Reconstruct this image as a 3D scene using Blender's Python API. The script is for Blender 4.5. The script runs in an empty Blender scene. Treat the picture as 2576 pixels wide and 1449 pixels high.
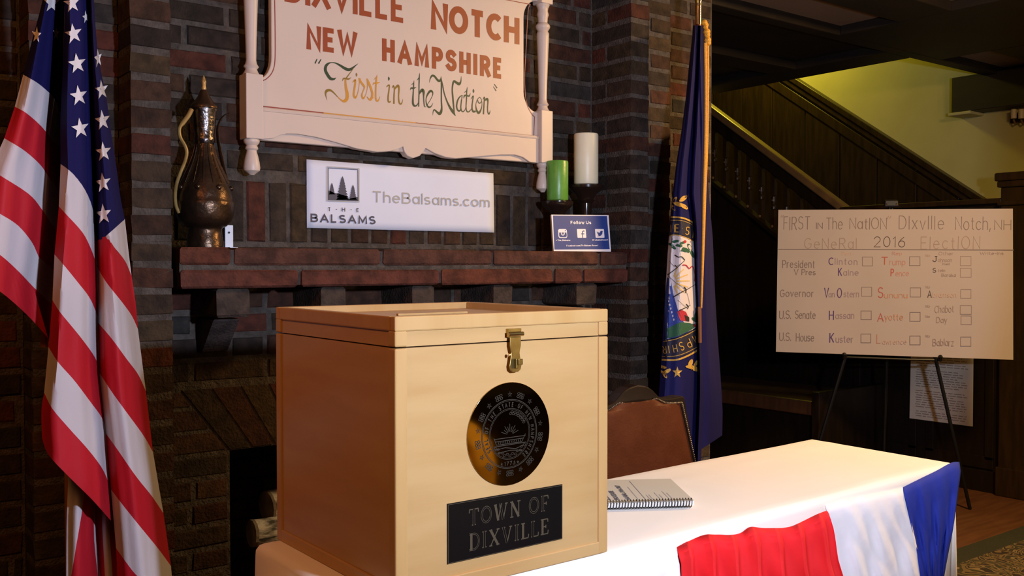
import bpy, bmesh, math, random
from math import sin, cos, pi, radians
from mathutils import Vector, Matrix

# ------------------------------------------------------------------ camera, light, exposure
SC = bpy.context.scene
COL = SC.collection
F, YAW, PITCH, ROLL = 2429.6018, 0.6516575, -0.0226541, -0.0003913
PCX, PCY = 1288.0, 724.5
EYE = Vector((0, 0, 1.27))
_fw = Vector((sin(YAW)*cos(PITCH), cos(YAW)*cos(PITCH), sin(PITCH)))
_rt = Vector((cos(YAW), -sin(YAW), 0))
_up = _rt.cross(_fw)
RT = _rt*cos(ROLL) + _up*sin(ROLL)
UP = -_rt*sin(ROLL) + _up*cos(ROLL)
cam_d = bpy.data.cameras.new('camera')
cam = bpy.data.objects.new('camera', cam_d)
COL.objects.link(cam)
cam_d.sensor_width = 36.0
cam_d.lens = F/2576*36.0
cam_d.clip_start = 0.02
cam.matrix_world = Matrix(((RT.x, UP.x, -_fw.x, EYE.x), (RT.y, UP.y, -_fw.y, EYE.y), (RT.z, UP.z, -_fw.z, EYE.z), (0, 0, 0, 1)))
SC.camera = cam
SC.view_settings.view_transform = 'Standard'
SC.view_settings.look = 'None'
SC.view_settings.gamma = 1
SC.view_settings.use_curve_mapping = False
SC.view_settings.exposure = 0.0

world = bpy.data.worlds.new('world')
SC.world = world
world.use_nodes = True
world.node_tree.nodes['Background'].inputs[0].default_value = (1.0, 0.62, 0.35, 1)
world.node_tree.nodes['Background'].inputs[1].default_value = 0.012


def lamp(name, kind, loc, target, energy, color, size=0.1, **kw):
    d = bpy.data.lights.new(name, kind)
    d.energy = energy
    d.color = color
    if kind == 'AREA':
        d.shape = 'DISK'
        d.size = size
    else:
        d.shadow_soft_size = size
    for k, v in kw.items():
        setattr(d, k, v)
    o = bpy.data.objects.new(name, d)
    COL.objects.link(o)
    o.location = loc
    if target is not None:
        o.rotation_euler = (Vector(target)-Vector(loc)).to_track_quat('-Z', 'Y').to_euler()
    return o


# camera-crew lamp beside the camera, warm ceiling lamps of the room, lamp up in the stairwell
lamp('crew_lamp', 'SPOT', (0.98, 0.0, 1.47), (2.06, 3.53, 1.70), 185, (0.63, 0.71, 0.94), 0.04, spot_size=radians(88), spot_blend=0.12)
lamp('room_lamp', 'AREA', (-0.45, 0.85, 2.42), (0.85, 1.50, 0.8), 15, (1.0, 0.39, 0.11), 0.5)
lamp('ceiling_lamp', 'AREA', (3.6, 1.05, 2.40), (3.4, 1.7, 0.7), 74, (1.0, 0.62, 0.25), 0.4)
lamp('armchair_fill', 'POINT', (2.90, -0.55, 1.15), None, 20, (1.0, 0.68, 0.30), 0.08)  # added fill light, brightens the armchair for its reflection in the seal
lamp('stair_lamp', 'POINT', (5.85, 4.75, 3.25), None, 38, (1.0, 0.83, 0.06), 0.12)

RNG = random.Random(7)


# ------------------------------------------------------------------ measuring helpers
def ray(px, py):
    return RT*((px-PCX)/F) + UP*((PCY-py)/F) + _fw


def at(px, py, Y):
    d = ray(px, py)
    return EYE + d*(Y/d.y)


def atz(px, py, z):
    d = ray(px, py)
    return EYE + d*((z-EYE.z)/d.z)


def atx(px, py, X):
    d = ray(px, py)
    return EYE + d*(X/d.x)


class Plane:
    def __init__(s, o, n, up=(0, 0, 1), lift=0.0005):
        s.n = Vector(n).normalized()
        s.o = Vector(o)+s.n*lift
        u = Vector(up)
        s.v = (u-s.n*u.dot(s.n)).normalized()
        s.u = s.v.cross(s.n)

    def px(s, x, y):
        d = ray(x, y)
        p = EYE+d*((s.o-EYE).dot(s.n)/d.dot(s.n))-s.o
        return (p.dot(s.u), p.dot(s.v))

    def p(s, a, b, l=0.0):
        return s.o+s.u*a+s.v*b+s.n*l


# ------------------------------------------------------------------ materials
MATS = {}


def mat(name, color, rough=0.6, metal=0.0, color2=None, nscale=8.0, stretch=(1, 1, 1), bump=0.0, bscale=60.0, spec=0.5, attr=None, lo=0.35, hi=0.65, detail=5.0, sheen=0.0, emit=None, trans=0.0):
    m = bpy.data.materials.new(name)
    m.use_nodes = True
    nt = m.node_tree
    b = nt.nodes['Principled BSDF']
    b.inputs['Roughness'].default_value = rough
    b.inputs['Metallic'].default_value = metal
    b.inputs['Specular IOR Level'].default_value = spec
    b.inputs['Base Color'].default_value = (*color, 1)
    if sheen:
        b.inputs['Sheen Weight'].default_value = sheen
    if trans:
        b.inputs['Subsurface Weight'].default_value = trans
        b.inputs['Subsurface Radius'].default_value = (0.02, 0.015, 0.01)
    tc = nt.nodes.new('ShaderNodeTexCoord')
    mp = nt.nodes.new('ShaderNodeMapping')
    mp.inputs['Scale'].default_value = stretch
    nt.links.new(tc.outputs['Object'], mp.inputs['Vector'])
    base = None
    if attr:
        at_ = nt.nodes.new('ShaderNodeAttribute')
        at_.attribute_name = attr
        base = at_.outputs['Color']
    if color2 is not None:
        n = nt.nodes.new('ShaderNodeTexNoise')
        n.inputs['Scale'].default_value = nscale
        n.inputs['Detail'].default_value = detail
        nt.links.new(mp.outputs['Vector'], n.inputs['Vector'])
        r = nt.nodes.new('ShaderNodeMapRange')
        r.inputs['From Min'].default_value = lo
        r.inputs['From Max'].default_value = hi
        nt.links.new(n.outputs['Fac'], r.inputs['Value'])
        mx = nt.nodes.new('ShaderNodeMix')
        mx.data_type = 'RGBA'
        nt.links.new(r.outputs['Result'], mx.inputs['Factor'])
        if base is not None:
            mx.blend_type = 'MULTIPLY'
            mx.inputs[6].default_value = (1, 1, 1, 1)
            mul = nt.nodes.new('ShaderNodeMix')
            mul.data_type = 'RGBA'
            mul.blend_type = 'MULTIPLY'
            mul.inputs[0].default_value = 1.0
            mx.blend_type = 'MIX'
            mx.inputs[6].default_value = (*color, 1)
            mx.inputs[7].default_value = (*color2, 1)
            nt.links.new(base, mul.inputs[6])
            nt.links.new(mx.outputs[2], mul.inputs[7])
            nt.links.new(mul.outputs[2], b.inputs['Base Color'])
        else:
            mx.inputs[6].default_value = (*color, 1)
            mx.inputs[7].default_value = (*color2, 1)
            nt.links.new(mx.outputs[2], b.inputs['Base Color'])
    elif base is not None:
        nt.links.new(base, b.inputs['Base Color'])
    if bump:
        n2 = nt.nodes.new('ShaderNodeTexNoise')
        n2.inputs['Scale'].default_value = bscale
        n2.inputs['Detail'].default_value = 6.0
        nt.links.new(mp.outputs['Vector'], n2.inputs['Vector'])
        bp = nt.nodes.new('ShaderNodeBump')
        bp.inputs['Strength'].default_value = bump
        bp.inputs['Distance'].default_value = 0.01
        nt.links.new(n2.outputs['Fac'], bp.inputs['Height'])
        nt.links.new(bp.outputs['Normal'], b.inputs['Normal'])
    MATS[name] = m
    return m


mat('brick', (0.33, 0.33, 0.33), 0.85, color2=(0.72, 0.70, 0.67), nscale=28, bump=0.5, bscale=130, attr='tone', spec=0.25)
mat('mortar', (0.060, 0.049, 0.041), 0.95, color2=(0.105, 0.087, 0.074), nscale=40, bump=0.8, bscale=160, spec=0.1)
mat('soot_brick', (0.012, 0.012, 0.014), 0.9, color2=(0.03, 0.03, 0.036), nscale=12, bump=0.6, bscale=60)
mat('maple', (0.41, 0.236, 0.086), 0.38, color2=(0.46, 0.285, 0.115), nscale=2.2, stretch=(1.2, 1.2, 9), bump=0.02, bscale=30, spec=0.2)
mat('maple_post', (0.42, 0.24, 0.083), 0.38, color2=(0.455, 0.275, 0.105), nscale=2.5, stretch=(9, 9, 1.0), spec=0.2)
mat('groove', (0.05, 0.02, 0.008), 0.8)
mat('brass_hasp', (0.46, 0.34, 0.12), 0.28, 1.0, color2=(0.36, 0.25, 0.08), nscale=60)
mat('seal_brass', (0.52, 0.38, 0.16), 0.045, 1.0, color2=(0.40, 0.28, 0.10), nscale=6)
mat('etch', (0.032, 0.026, 0.018), 0.6, 0.0, spec=0.15)
mat('black_plate', (0.004, 0.004, 0.004), 0.22)
mat('plate_letter', (0.062, 0.046, 0.026), 0.5, spec=0.2)
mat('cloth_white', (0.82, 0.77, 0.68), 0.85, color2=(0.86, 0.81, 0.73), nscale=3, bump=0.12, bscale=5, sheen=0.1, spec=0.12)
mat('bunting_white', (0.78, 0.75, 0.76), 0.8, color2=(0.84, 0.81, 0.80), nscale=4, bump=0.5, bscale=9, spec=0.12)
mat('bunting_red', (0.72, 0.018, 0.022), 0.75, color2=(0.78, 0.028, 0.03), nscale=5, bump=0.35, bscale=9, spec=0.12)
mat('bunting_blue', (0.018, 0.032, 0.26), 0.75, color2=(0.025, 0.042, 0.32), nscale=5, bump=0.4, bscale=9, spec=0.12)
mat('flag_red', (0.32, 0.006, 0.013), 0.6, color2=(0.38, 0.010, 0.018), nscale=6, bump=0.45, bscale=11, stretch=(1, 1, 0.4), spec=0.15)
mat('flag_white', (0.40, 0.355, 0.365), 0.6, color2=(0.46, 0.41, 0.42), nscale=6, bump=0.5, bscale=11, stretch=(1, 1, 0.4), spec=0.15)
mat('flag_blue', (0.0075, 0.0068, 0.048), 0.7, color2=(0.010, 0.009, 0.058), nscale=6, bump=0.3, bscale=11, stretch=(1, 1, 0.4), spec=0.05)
mat('star_white', (0.55, 0.50, 0.50), 0.6, spec=0.15)
mat('state_blue', (0.0095, 0.0095, 0.062), 0.6, color2=(0.014, 0.013, 0.085), nscale=6, bump=0.25, bscale=14, stretch=(1, 1, 0.4), spec=0.1)
mat('emblem_gold', (0.56, 0.33, 0.06), 0.6)
mat('emblem_white', (0.66, 0.60, 0.62), 0.7)
mat('emblem_navy', (0.012, 0.011, 0.035), 0.7)
mat('emblem_green', (0.02, 0.10, 0.05), 0.7)
mat('emblem_red', (0.45, 0.02, 0.04), 0.7)
mat('emblem_blue', (0.03, 0.06, 0.30), 0.7)
mat('emblem_dark', (0.02, 0.014, 0.014), 0.7)
mat('sun_gold', (0.66, 0.46, 0.16), 0.7)
mat('cord_gold', (0.85, 0.40, 0.03), 0.55, color2=(0.62, 0.26, 0.015), nscale=160, stretch=(1, 1, 2))
mat('polished_brass', (0.75, 0.52, 0.26), 0.15, 1.0)
mat('pole_wood', (0.20, 0.07, 0.02), 0.35)
mat('sign_paint', (0.62, 0.50, 0.42), 0.42, color2=(0.65, 0.53, 0.445), nscale=3, bump=0.03, bscale=40)
mat('sign_red', (0.30, 0.055, 0.016), 0.45)
mat('sign_line', (0.27, 0.05, 0.03), 0.45)
mat('leaf_sheen', (0.60, 0.30, 0.05), 0.4, 0.35)  # gilding with its warm reflection put into the colour
mat('leaf_half_sheen', (0.26, 0.17, 0.03), 0.4, 0.3)
mat('leaf_unlit', (0.022, 0.05, 0.022), 0.45)  # same gilding where it reflects no light, painted dark green
mat('paper', (0.67, 0.71, 0.84), 0.75, color2=(0.70, 0.74, 0.865), nscale=5)
mat('ink_grey', (0.34, 0.33, 0.34), 0.8)
mat('ink_slate', (0.085, 0.08, 0.105), 0.8)
mat('ink_taupe', (0.42, 0.40, 0.36), 0.8)
mat('card_blue', (0.018, 0.050, 0.24), 0.55)
mat('card_white', (0.85, 0.82, 0.86), 0.6)
mat('card_back', (0.26, 0.16, 0.08), 0.8)
mat('green_wax', (0.10, 0.29, 0.035), 0.35, color2=(0.13, 0.34, 0.05), nscale=20, bump=0.1, bscale=40, trans=0.05)
mat('cream_wax', (0.82, 0.74, 0.52), 0.4, color2=(0.86, 0.79, 0.58), nscale=10, trans=0.1)
mat('dark_wood_gloss', (0.018, 0.010, 0.007), 0.18)
mat('wick', (0.03, 0.03, 0.03), 0.9)
mat('copper_dark', (0.115, 0.066, 0.038), 0.30, 0.85, color2=(0.055, 0.036, 0.024), nscale=14, bump=0.2, bscale=70)
mat('pewter', (0.20, 0.17, 0.16), 0.25, 1.0, color2=(0.09, 0.07, 0.06), nscale=25, bump=0.25, bscale=90)
mat('handle_brass', (0.55, 0.36, 0.12), 0.4, 0.35, color2=(0.36, 0.22, 0.07), nscale=30)
mat('white_plastic', (0.72, 0.76, 0.88), 0.5)
mat('leather', (0.085, 0.020, 0.005), 0.55, color2=(0.105, 0.026, 0.008), nscale=18, bump=0.15, bscale=150, spec=0.2)
mat('chair_wood', (0.010, 0.006, 0.004), 0.30, color2=(0.018, 0.009, 0.005), nscale=10, stretch=(1, 1, 4))
mat('nail_metal', (0.30, 0.26, 0.22), 0.3, 1.0)
mat('manual_cover', (0.56, 0.53, 0.44), 0.7)
mat('page_edge', (0.78, 0.74, 0.68), 0.8)
mat('ink_black', (0.05, 0.05, 0.05), 0.8)
mat('spiral_black', (0.010, 0.009, 0.014), 0.35)
mat('board_paper', (0.42, 0.365, 0.355), 0.8, color2=(0.45, 0.39, 0.38), nscale=2.5, spec=0.2)
mat('marker_grey', (0.20, 0.155, 0.145), 0.85)
mat('marker_faint', (0.33, 0.25, 0.215), 0.85)
mat('marker_black', (0.09, 0.07, 0.065), 0.85)
mat('marker_blue', (0.10, 0.055, 0.19), 0.85)
mat('marker_lilac', (0.27, 0.20, 0.24), 0.85)
mat('marker_red', (0.42, 0.10, 0.08), 0.85)
mat('marker_pink', (0.46, 0.24, 0.20), 0.85)
mat('marker_orange', (0.47, 0.22, 0.12), 0.85)
mat('marker_pale', (0.52, 0.36, 0.27), 0.85)
mat('easel_black', (0.005, 0.005, 0.006), 0.4, spec=0.3)
mat('notice_paper', (0.80, 0.72, 0.60), 0.8, color2=(0.74, 0.66, 0.54), nscale=5)
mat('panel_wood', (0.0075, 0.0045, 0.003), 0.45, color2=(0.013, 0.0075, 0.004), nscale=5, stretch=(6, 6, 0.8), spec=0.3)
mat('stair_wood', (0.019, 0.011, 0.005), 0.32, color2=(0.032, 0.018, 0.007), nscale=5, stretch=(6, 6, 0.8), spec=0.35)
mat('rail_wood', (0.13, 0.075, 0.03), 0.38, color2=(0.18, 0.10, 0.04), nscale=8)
mat('olive_plaster', (0.46, 0.415, 0.17), 0.9, color2=(0.50, 0.45, 0.19), nscale=4, bump=0.05, bscale=60)
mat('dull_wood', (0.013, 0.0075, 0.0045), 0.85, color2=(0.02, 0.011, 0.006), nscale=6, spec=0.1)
mat('beam_wood', (0.010, 0.0065, 0.004), 0.6, color2=(0.018, 0.011, 0.006), nscale=6, stretch=(1, 1, 4))
mat('ceiling_plaster', (0.26, 0.17, 0.10), 0.9, color2=(0.23, 0.15, 0.085), nscale=4)
mat('floor_wood', (0.105, 0.040, 0.017), 0.45, color2=(0.15, 0.060, 0.025), nscale=4, stretch=(1.0, 9, 1), bump=0.03)
mat('carpet_border', (0.020, 0.021, 0.012), 0.95, color2=(0.03, 0.03, 0.017), nscale=120)
mat('bench_wood', (0.085, 0.035, 0.014), 0.4, color2=(0.12, 0.05, 0.02), nscale=6, stretch=(1, 5, 1))
mat('iron', (0.012, 0.012, 0.013), 0.45, 0.6)
mat('birch_bark', (0.50, 0.50, 0.50), 0.8, color2=(0.05, 0.05, 0.05), nscale=16, stretch=(1, 1, 3), lo=0.45, hi=0.6, bump=0.4, bscale=60)
mat('log_end', (0.22, 0.19, 0.16), 0.85, color2=(0.10, 0.08, 0.07), nscale=20)
mat('orange_cloth', (0.75, 0.22, 0.02), 0.7)
mat('sleeve_ivory', (0.60, 0.50, 0.38), 0.5)


def carpet_mat():
    m = bpy.data.materials.new('carpet_pattern')
    m.use_nodes = True
    nt = m.node_tree
    b = nt.nodes['Principled BSDF']
    b.inputs['Roughness'].default_value = 0.95
    tc = nt.nodes.new('ShaderNodeTexCoord')
    n = nt.nodes.new('ShaderNodeTexNoise')
    n.inputs['Scale'].default_value = 6.5
    n.inputs['Detail'].default_value = 1.5
    n.inputs['Distortion'].default_value = 2.2
    nt.links.new(tc.outputs['Object'], n.inputs['Vector'])
    r = nt.nodes.new('ShaderNodeValToRGB')
    e = r.color_ramp.elements
    r.color_ramp.interpolation = 'CONSTANT'
    e[0].position = 0.0
    e[0].color = (0.022, 0.012, 0.008, 1)
    e[1].position = 0.40
    e[1].color = (0.15, 0.10, 0.042, 1)
    for p, c in ((0.455, (0.022, 0.014, 0.008, 1)), (0.50, (0.19, 0.13, 0.06, 1)), (0.535, (0.035, 0.030, 0.014, 1)), (0.60, (0.13, 0.085, 0.035, 1)), (0.65, (0.02, 0.013, 0.008, 1))):
        x = e.new(p)
        x.color = c
    nt.links.new(n.outputs['Fac'], r.inputs['Fac'])
    nt.links.new(r.outputs['Color'], b.inputs['Base Color'])
    MATS['carpet_pattern'] = m


carpet_mat()


# ------------------------------------------------------------------ mesh builder
class MB:
    def __init__(s):
        s.v, s.f, s.m, s.c = [], [], [], []
        s.mats = []

    def mi(s, name):
        if name not in s.mats:
            s.mats.append(name)
        return s.mats.index(name)

    def face(s, idx, m, tone=None):
        s.f.append(tuple(idx))
        s.m.append(s.mi(m))
        s.c.append(tone)

    def add(s, pts):
        i = len(s.v)
        s.v.extend([tuple(p) for p in pts])
        return i

    def poly(s, pts, m):
        i = s.add(pts)
        s.face(range(i, i+len(pts)), m)

    def hexa(s, p, m, tone=None):
        # p: 4 bottom ccw, 4 top ccw
        i = s.add(p)
        for q in ((3, 2, 1, 0), (4, 5, 6, 7), (0, 1, 5, 4), (1, 2, 6, 5), (2, 3, 7, 6), (3, 0, 4, 7)):
            s.face([i+k for k in q], m, tone)

    def box(s, x0, x1, y0, y1, z0, z1, m, tone=None):
        s.hexa([(x0, y0, z0), (x1, y0, z0), (x1, y1, z0), (x0, y1, z0), (x0, y0, z1), (x1, y0, z1), (x1, y1, z1), (x0, y1, z1)], m, tone)

    def bar(s, a, b, w, h, m, up=(0, 0, 1)):
        a, b = Vector(a), Vector(b)
        d = (b-a).normalized()
        u = Vector(up)
        r = d.cross(u)
        if r.length < 1e-5:
            r = d.cross(Vector((1, 0, 0)))
        r.normalize()
        u = r.cross(d)
        s.hexa([a-r*w/2-u*h/2, a+r*w/2-u*h/2, b+r*w/2-u*h/2, b-r*w/2-u*h/2, a-r*w/2+u*h/2, a+r*w/2+u*h/2, b+r*w/2+u*h/2, b-r*w/2+u*h/2], m)

    def prism(s, pts, n, th, m, mside=None):
        n = Vector(n).normalized()
        k = len(pts)
        a = s.add([Vector(p) for p in pts])
        b = s.add([Vector(p)-n*th for p in pts])
        s.face(range(a, a+k), m)
        s.face(range(b+k-1, b-1, -1), mside or m)
        for i in range(k):
            j = (i+1) % k
            s.face((a+i, b+i, b+j, a+j), mside or m)

    def tube(s, pts, rad, m, n=10, cap=True, flat=1.0):
        pts = [Vector(p) for p in pts]
        if not isinstance(rad, (list, tuple)):
            rad = [rad]*len(pts)
        prev = None
        rows = []
        for i, p in enumerate(pts):
            d = (pts[min(i+1, len(pts)-1)]-pts[max(i-1, 0)])
            d.normalize()
            if prev is None:
                r = d.cross(Vector((0, 0, 1)))
                if r.length < 1e-3:
                    r = Vector((1, 0, 0))
                r.normalize()
            else:
                r = prev-d*prev.dot(d)
                r.normalize()
            prev = r
            u = d.cross(r)
            rows.append(s.add([p+(r*cos(2*pi*k/n)+u*sin(2*pi*k/n)*flat)*rad[i] for k in range(n)]))
        for a, b in zip(rows, rows[1:]):
            for k in range(n):
                s.face((a+k, a+(k+1) % n, b+(k+1) % n, b+k), m)
        if cap:
            s.face([rows[0]+k for k in range(n)][::-1], m)
            s.face([rows[-1]+k for k in range(n)], m)

    def lathe(s, prof, c, m, n=32):
        c = Vector(c)
        rows = []
        for r, z in prof:
            rows.append(s.add([c+Vector((r*cos(2*pi*k/n), r*sin(2*pi*k/n), z)) for k in range(n)]))
        for a, b in zip(rows, rows[1:]):
            for k in range(n):
                s.face((a+k, a+(k+1) % n, b+(k+1) % n, b+k), m)
        s.face([rows[0]+k for k in range(n)][::-1], m)
        s.face([rows[-1]+k for k in range(n)], m)

    def grid(s, P, m):
        R, C = len(P), len(P[0])
        i = s.add([p for row in P for p in row])
        for r in range(R-1):
            for c in range(C-1):
                s.face((i+r*C+c, i+(r+1)*C+c, i+(r+1)*C+c+1, i+r*C+c+1), m)

    def sphere(s, c, r, m, n=8, sq=(1, 1, 1)):
        c = Vector(c)
        P = [[c+Vector((r*sq[0]*sin(pi*i/n)*cos(2*pi*j/n), r*sq[1]*sin(pi*i/n)*sin(2*pi*j/n), r*sq[2]*cos(pi*i/n))) for j in range(n+1)] for i in range(n+1)]
        s.grid(P, m)

    def build(s, name, parent=None, smooth=False, bevel=0.0, solid=0.0, segs=2, recalc=True, angle=40):
        me = bpy.data.meshes.new(name)
        me.from_pydata(s.v, [], s.f)
        for k in s.mats:
            me.materials.append(MATS[k])
        me.polygons.foreach_set('material_index', s.m)
        if any(t is not None for t in s.c):
            a = me.color_attributes.new('tone', 'FLOAT_COLOR', 'CORNER')
            for p in me.polygons:
                t = s.c[p.index] or (0.08, 0.06, 0.05)
                for li in p.loop_indices:
                    a.data[li].color = (*t, 1)
        bm = bmesh.new()
        bm.from_mesh(me)
        if smooth:
            bmesh.ops.remove_doubles(bm, verts=bm.verts, dist=1e-6)
        if recalc:
            bmesh.ops.recalc_face_normals(bm, faces=bm.faces)
        bm.to_mesh(me)
        bm.free()
        if smooth:
            me.polygons.foreach_set('use_smooth', [True]*len(me.polygons))
        me.update()
        o = bpy.data.objects.new(name, me)
        COL.objects.link(o)
        if parent is not None:
            o.parent = parent
            off = parent.location if parent.parent is None else Vector((0, 0, 0))
            o.matrix_parent_inverse = Matrix.Translation(-off)
        if smooth:
            o.modifiers.new('edge', 'EDGE_SPLIT').split_angle = radians(angle)
        if solid:
            md = o.modifiers.new('thick', 'SOLIDIFY')
            md.thickness = solid
            md.offset = 0
        if bevel:
            md = o.modifiers.new('bevel', 'BEVEL')
            md.width = bevel
            md.segments = segs
            md.limit_method = 'ANGLE'
            md.angle_limit = radians(40)
        return o


def tag(o, label, cat, group=None, kind=None):
    if label:
        o['label'] = label
    if cat:
        o['category'] = cat
    if group:
        o['group'] = group
    if kind:
        o['kind'] = kind
    return o


def thing(name, label, cat, loc=(0, 0, 0), group=None):
    o = bpy.data.objects.new(name, None)
    o.empty_display_size = 0.05
    COL.objects.link(o)
    o.location = loc
    return tag(o, label, cat, group)


def structure(o):
    o['kind'] = 'structure'
    return o


# ------------------------------------------------------------------ curves and patches
def catmull(pts, sub=6):
    pts = [tuple(p) for p in pts]
    if len(pts) < 3:
        return pts
    ext = [tuple(2*a-b for a, b in zip(pts[0], pts[1]))]+pts+[tuple(2*a-b for a, b in zip(pts[-1], pts[-2]))]
    out = []
    for i in range(1, len(ext)-2):
        p0, p1, p2, p3 = ext[i-1:i+3]
        for k in range(sub):
            t = k/sub
            out.append(tuple(0.5*(2*b+(c-a)*t+(2*a-5*b+4*c-d)*t*t+(3*b-a-3*c+d)*t**3) for a, b, c, d in zip(p0, p1, p2, p3)))
    out.append(pts[-1])
    return out


def resample(poly, n, smooth=True):
    p = catmull(poly) if smooth and len(poly) > 2 else [tuple(q) for q in poly]
    L = [0]
    for a, b in zip(p, p[1:]):
        L.append(L[-1]+math.dist(a, b))
    out = []
    j = 0
    for i in range(n+1):
        t = L[-1]*i/n
        while j < len(p)-2 and L[j+1] < t:
            j += 1
        d = (L[j+1]-L[j]) or 1e-9
        u = min(1, max(0, (t-L[j])/d))
        out.append(tuple(a+(b-a)*u for a, b in zip(p[j], p[j+1])))
    return out


def coons(top, bot, left=None, right=None, n=12, m=6):
    T, B = resample(top, n), resample(bot, n)
    Lf = resample(left or [top[0], bot[0]], m)
    Rt = resample(right or [top[-1], bot[-1]], m)
    G = []
    for j in range(m+1):
        v = j/m
        row = []
        for i in range(n+1):
            u = i/n
            q = []
            for k in range(2):
                q.append((1-v)*T[i][k]+v*B[i][k]+(1-u)*Lf[j][k]+u*Rt[j][k]-((1-u)*(1-v)*T[0][k]+u*(1-v)*T[n][k]+(1-u)*v*B[0][k]+u*v*B[n][k]))
            row.append((q[0], q[1], u, v))
        G.append(row)
    return G


def interp(poly, y):
    if y <= poly[0][1]:
        a, b = poly[0], poly[1]
    elif y >= poly[-1][1]:
        a, b = poly[-2], poly[-1]
    else:
        for a, b in zip(poly, poly[1:]):
            if a[1] <= y <= b[1]:
                break
    d = (b[1]-a[1]) or 1e-9
    return a[0]+(b[0]-a[0])*(y-a[1])/d


class Drape:
    """hanging cloth fold between two edges, with its depth given across the fold"""

    def __init__(s, left, right, depth):
        s.l, s.r, s.d = left, right, depth

    def P(s, x, y, lift=0.0):
        a, b = interp(s.l, y), interp(s.r, y)
        u = min(1.05, max(-0.05, (x-a)/((b-a) or 1e-9)))
        return at(x, y, s.d(u, y)-lift)


def knots(*ks):
    def f(u, y=0):
        u = min(1, max(0, u))
        for (a, p), (b, q) in zip(ks, ks[1:]):
            if u <= b:
                t = (u-a)/((b-a) or 1e-9)
                t = t*t*(3-2*t)
                return p+(q-p)*t
        return ks[-1][1]
    return f


# ------------------------------------------------------------------ lettering
def arc(cx, cy, rx, ry, a0, a1, n=14):
    return [(cx+rx*cos(radians(a0+(a1-a0)*i/n)), cy+ry*sin(radians(a0+(a1-a0)*i/n))) for i in range(n+1)]


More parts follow.
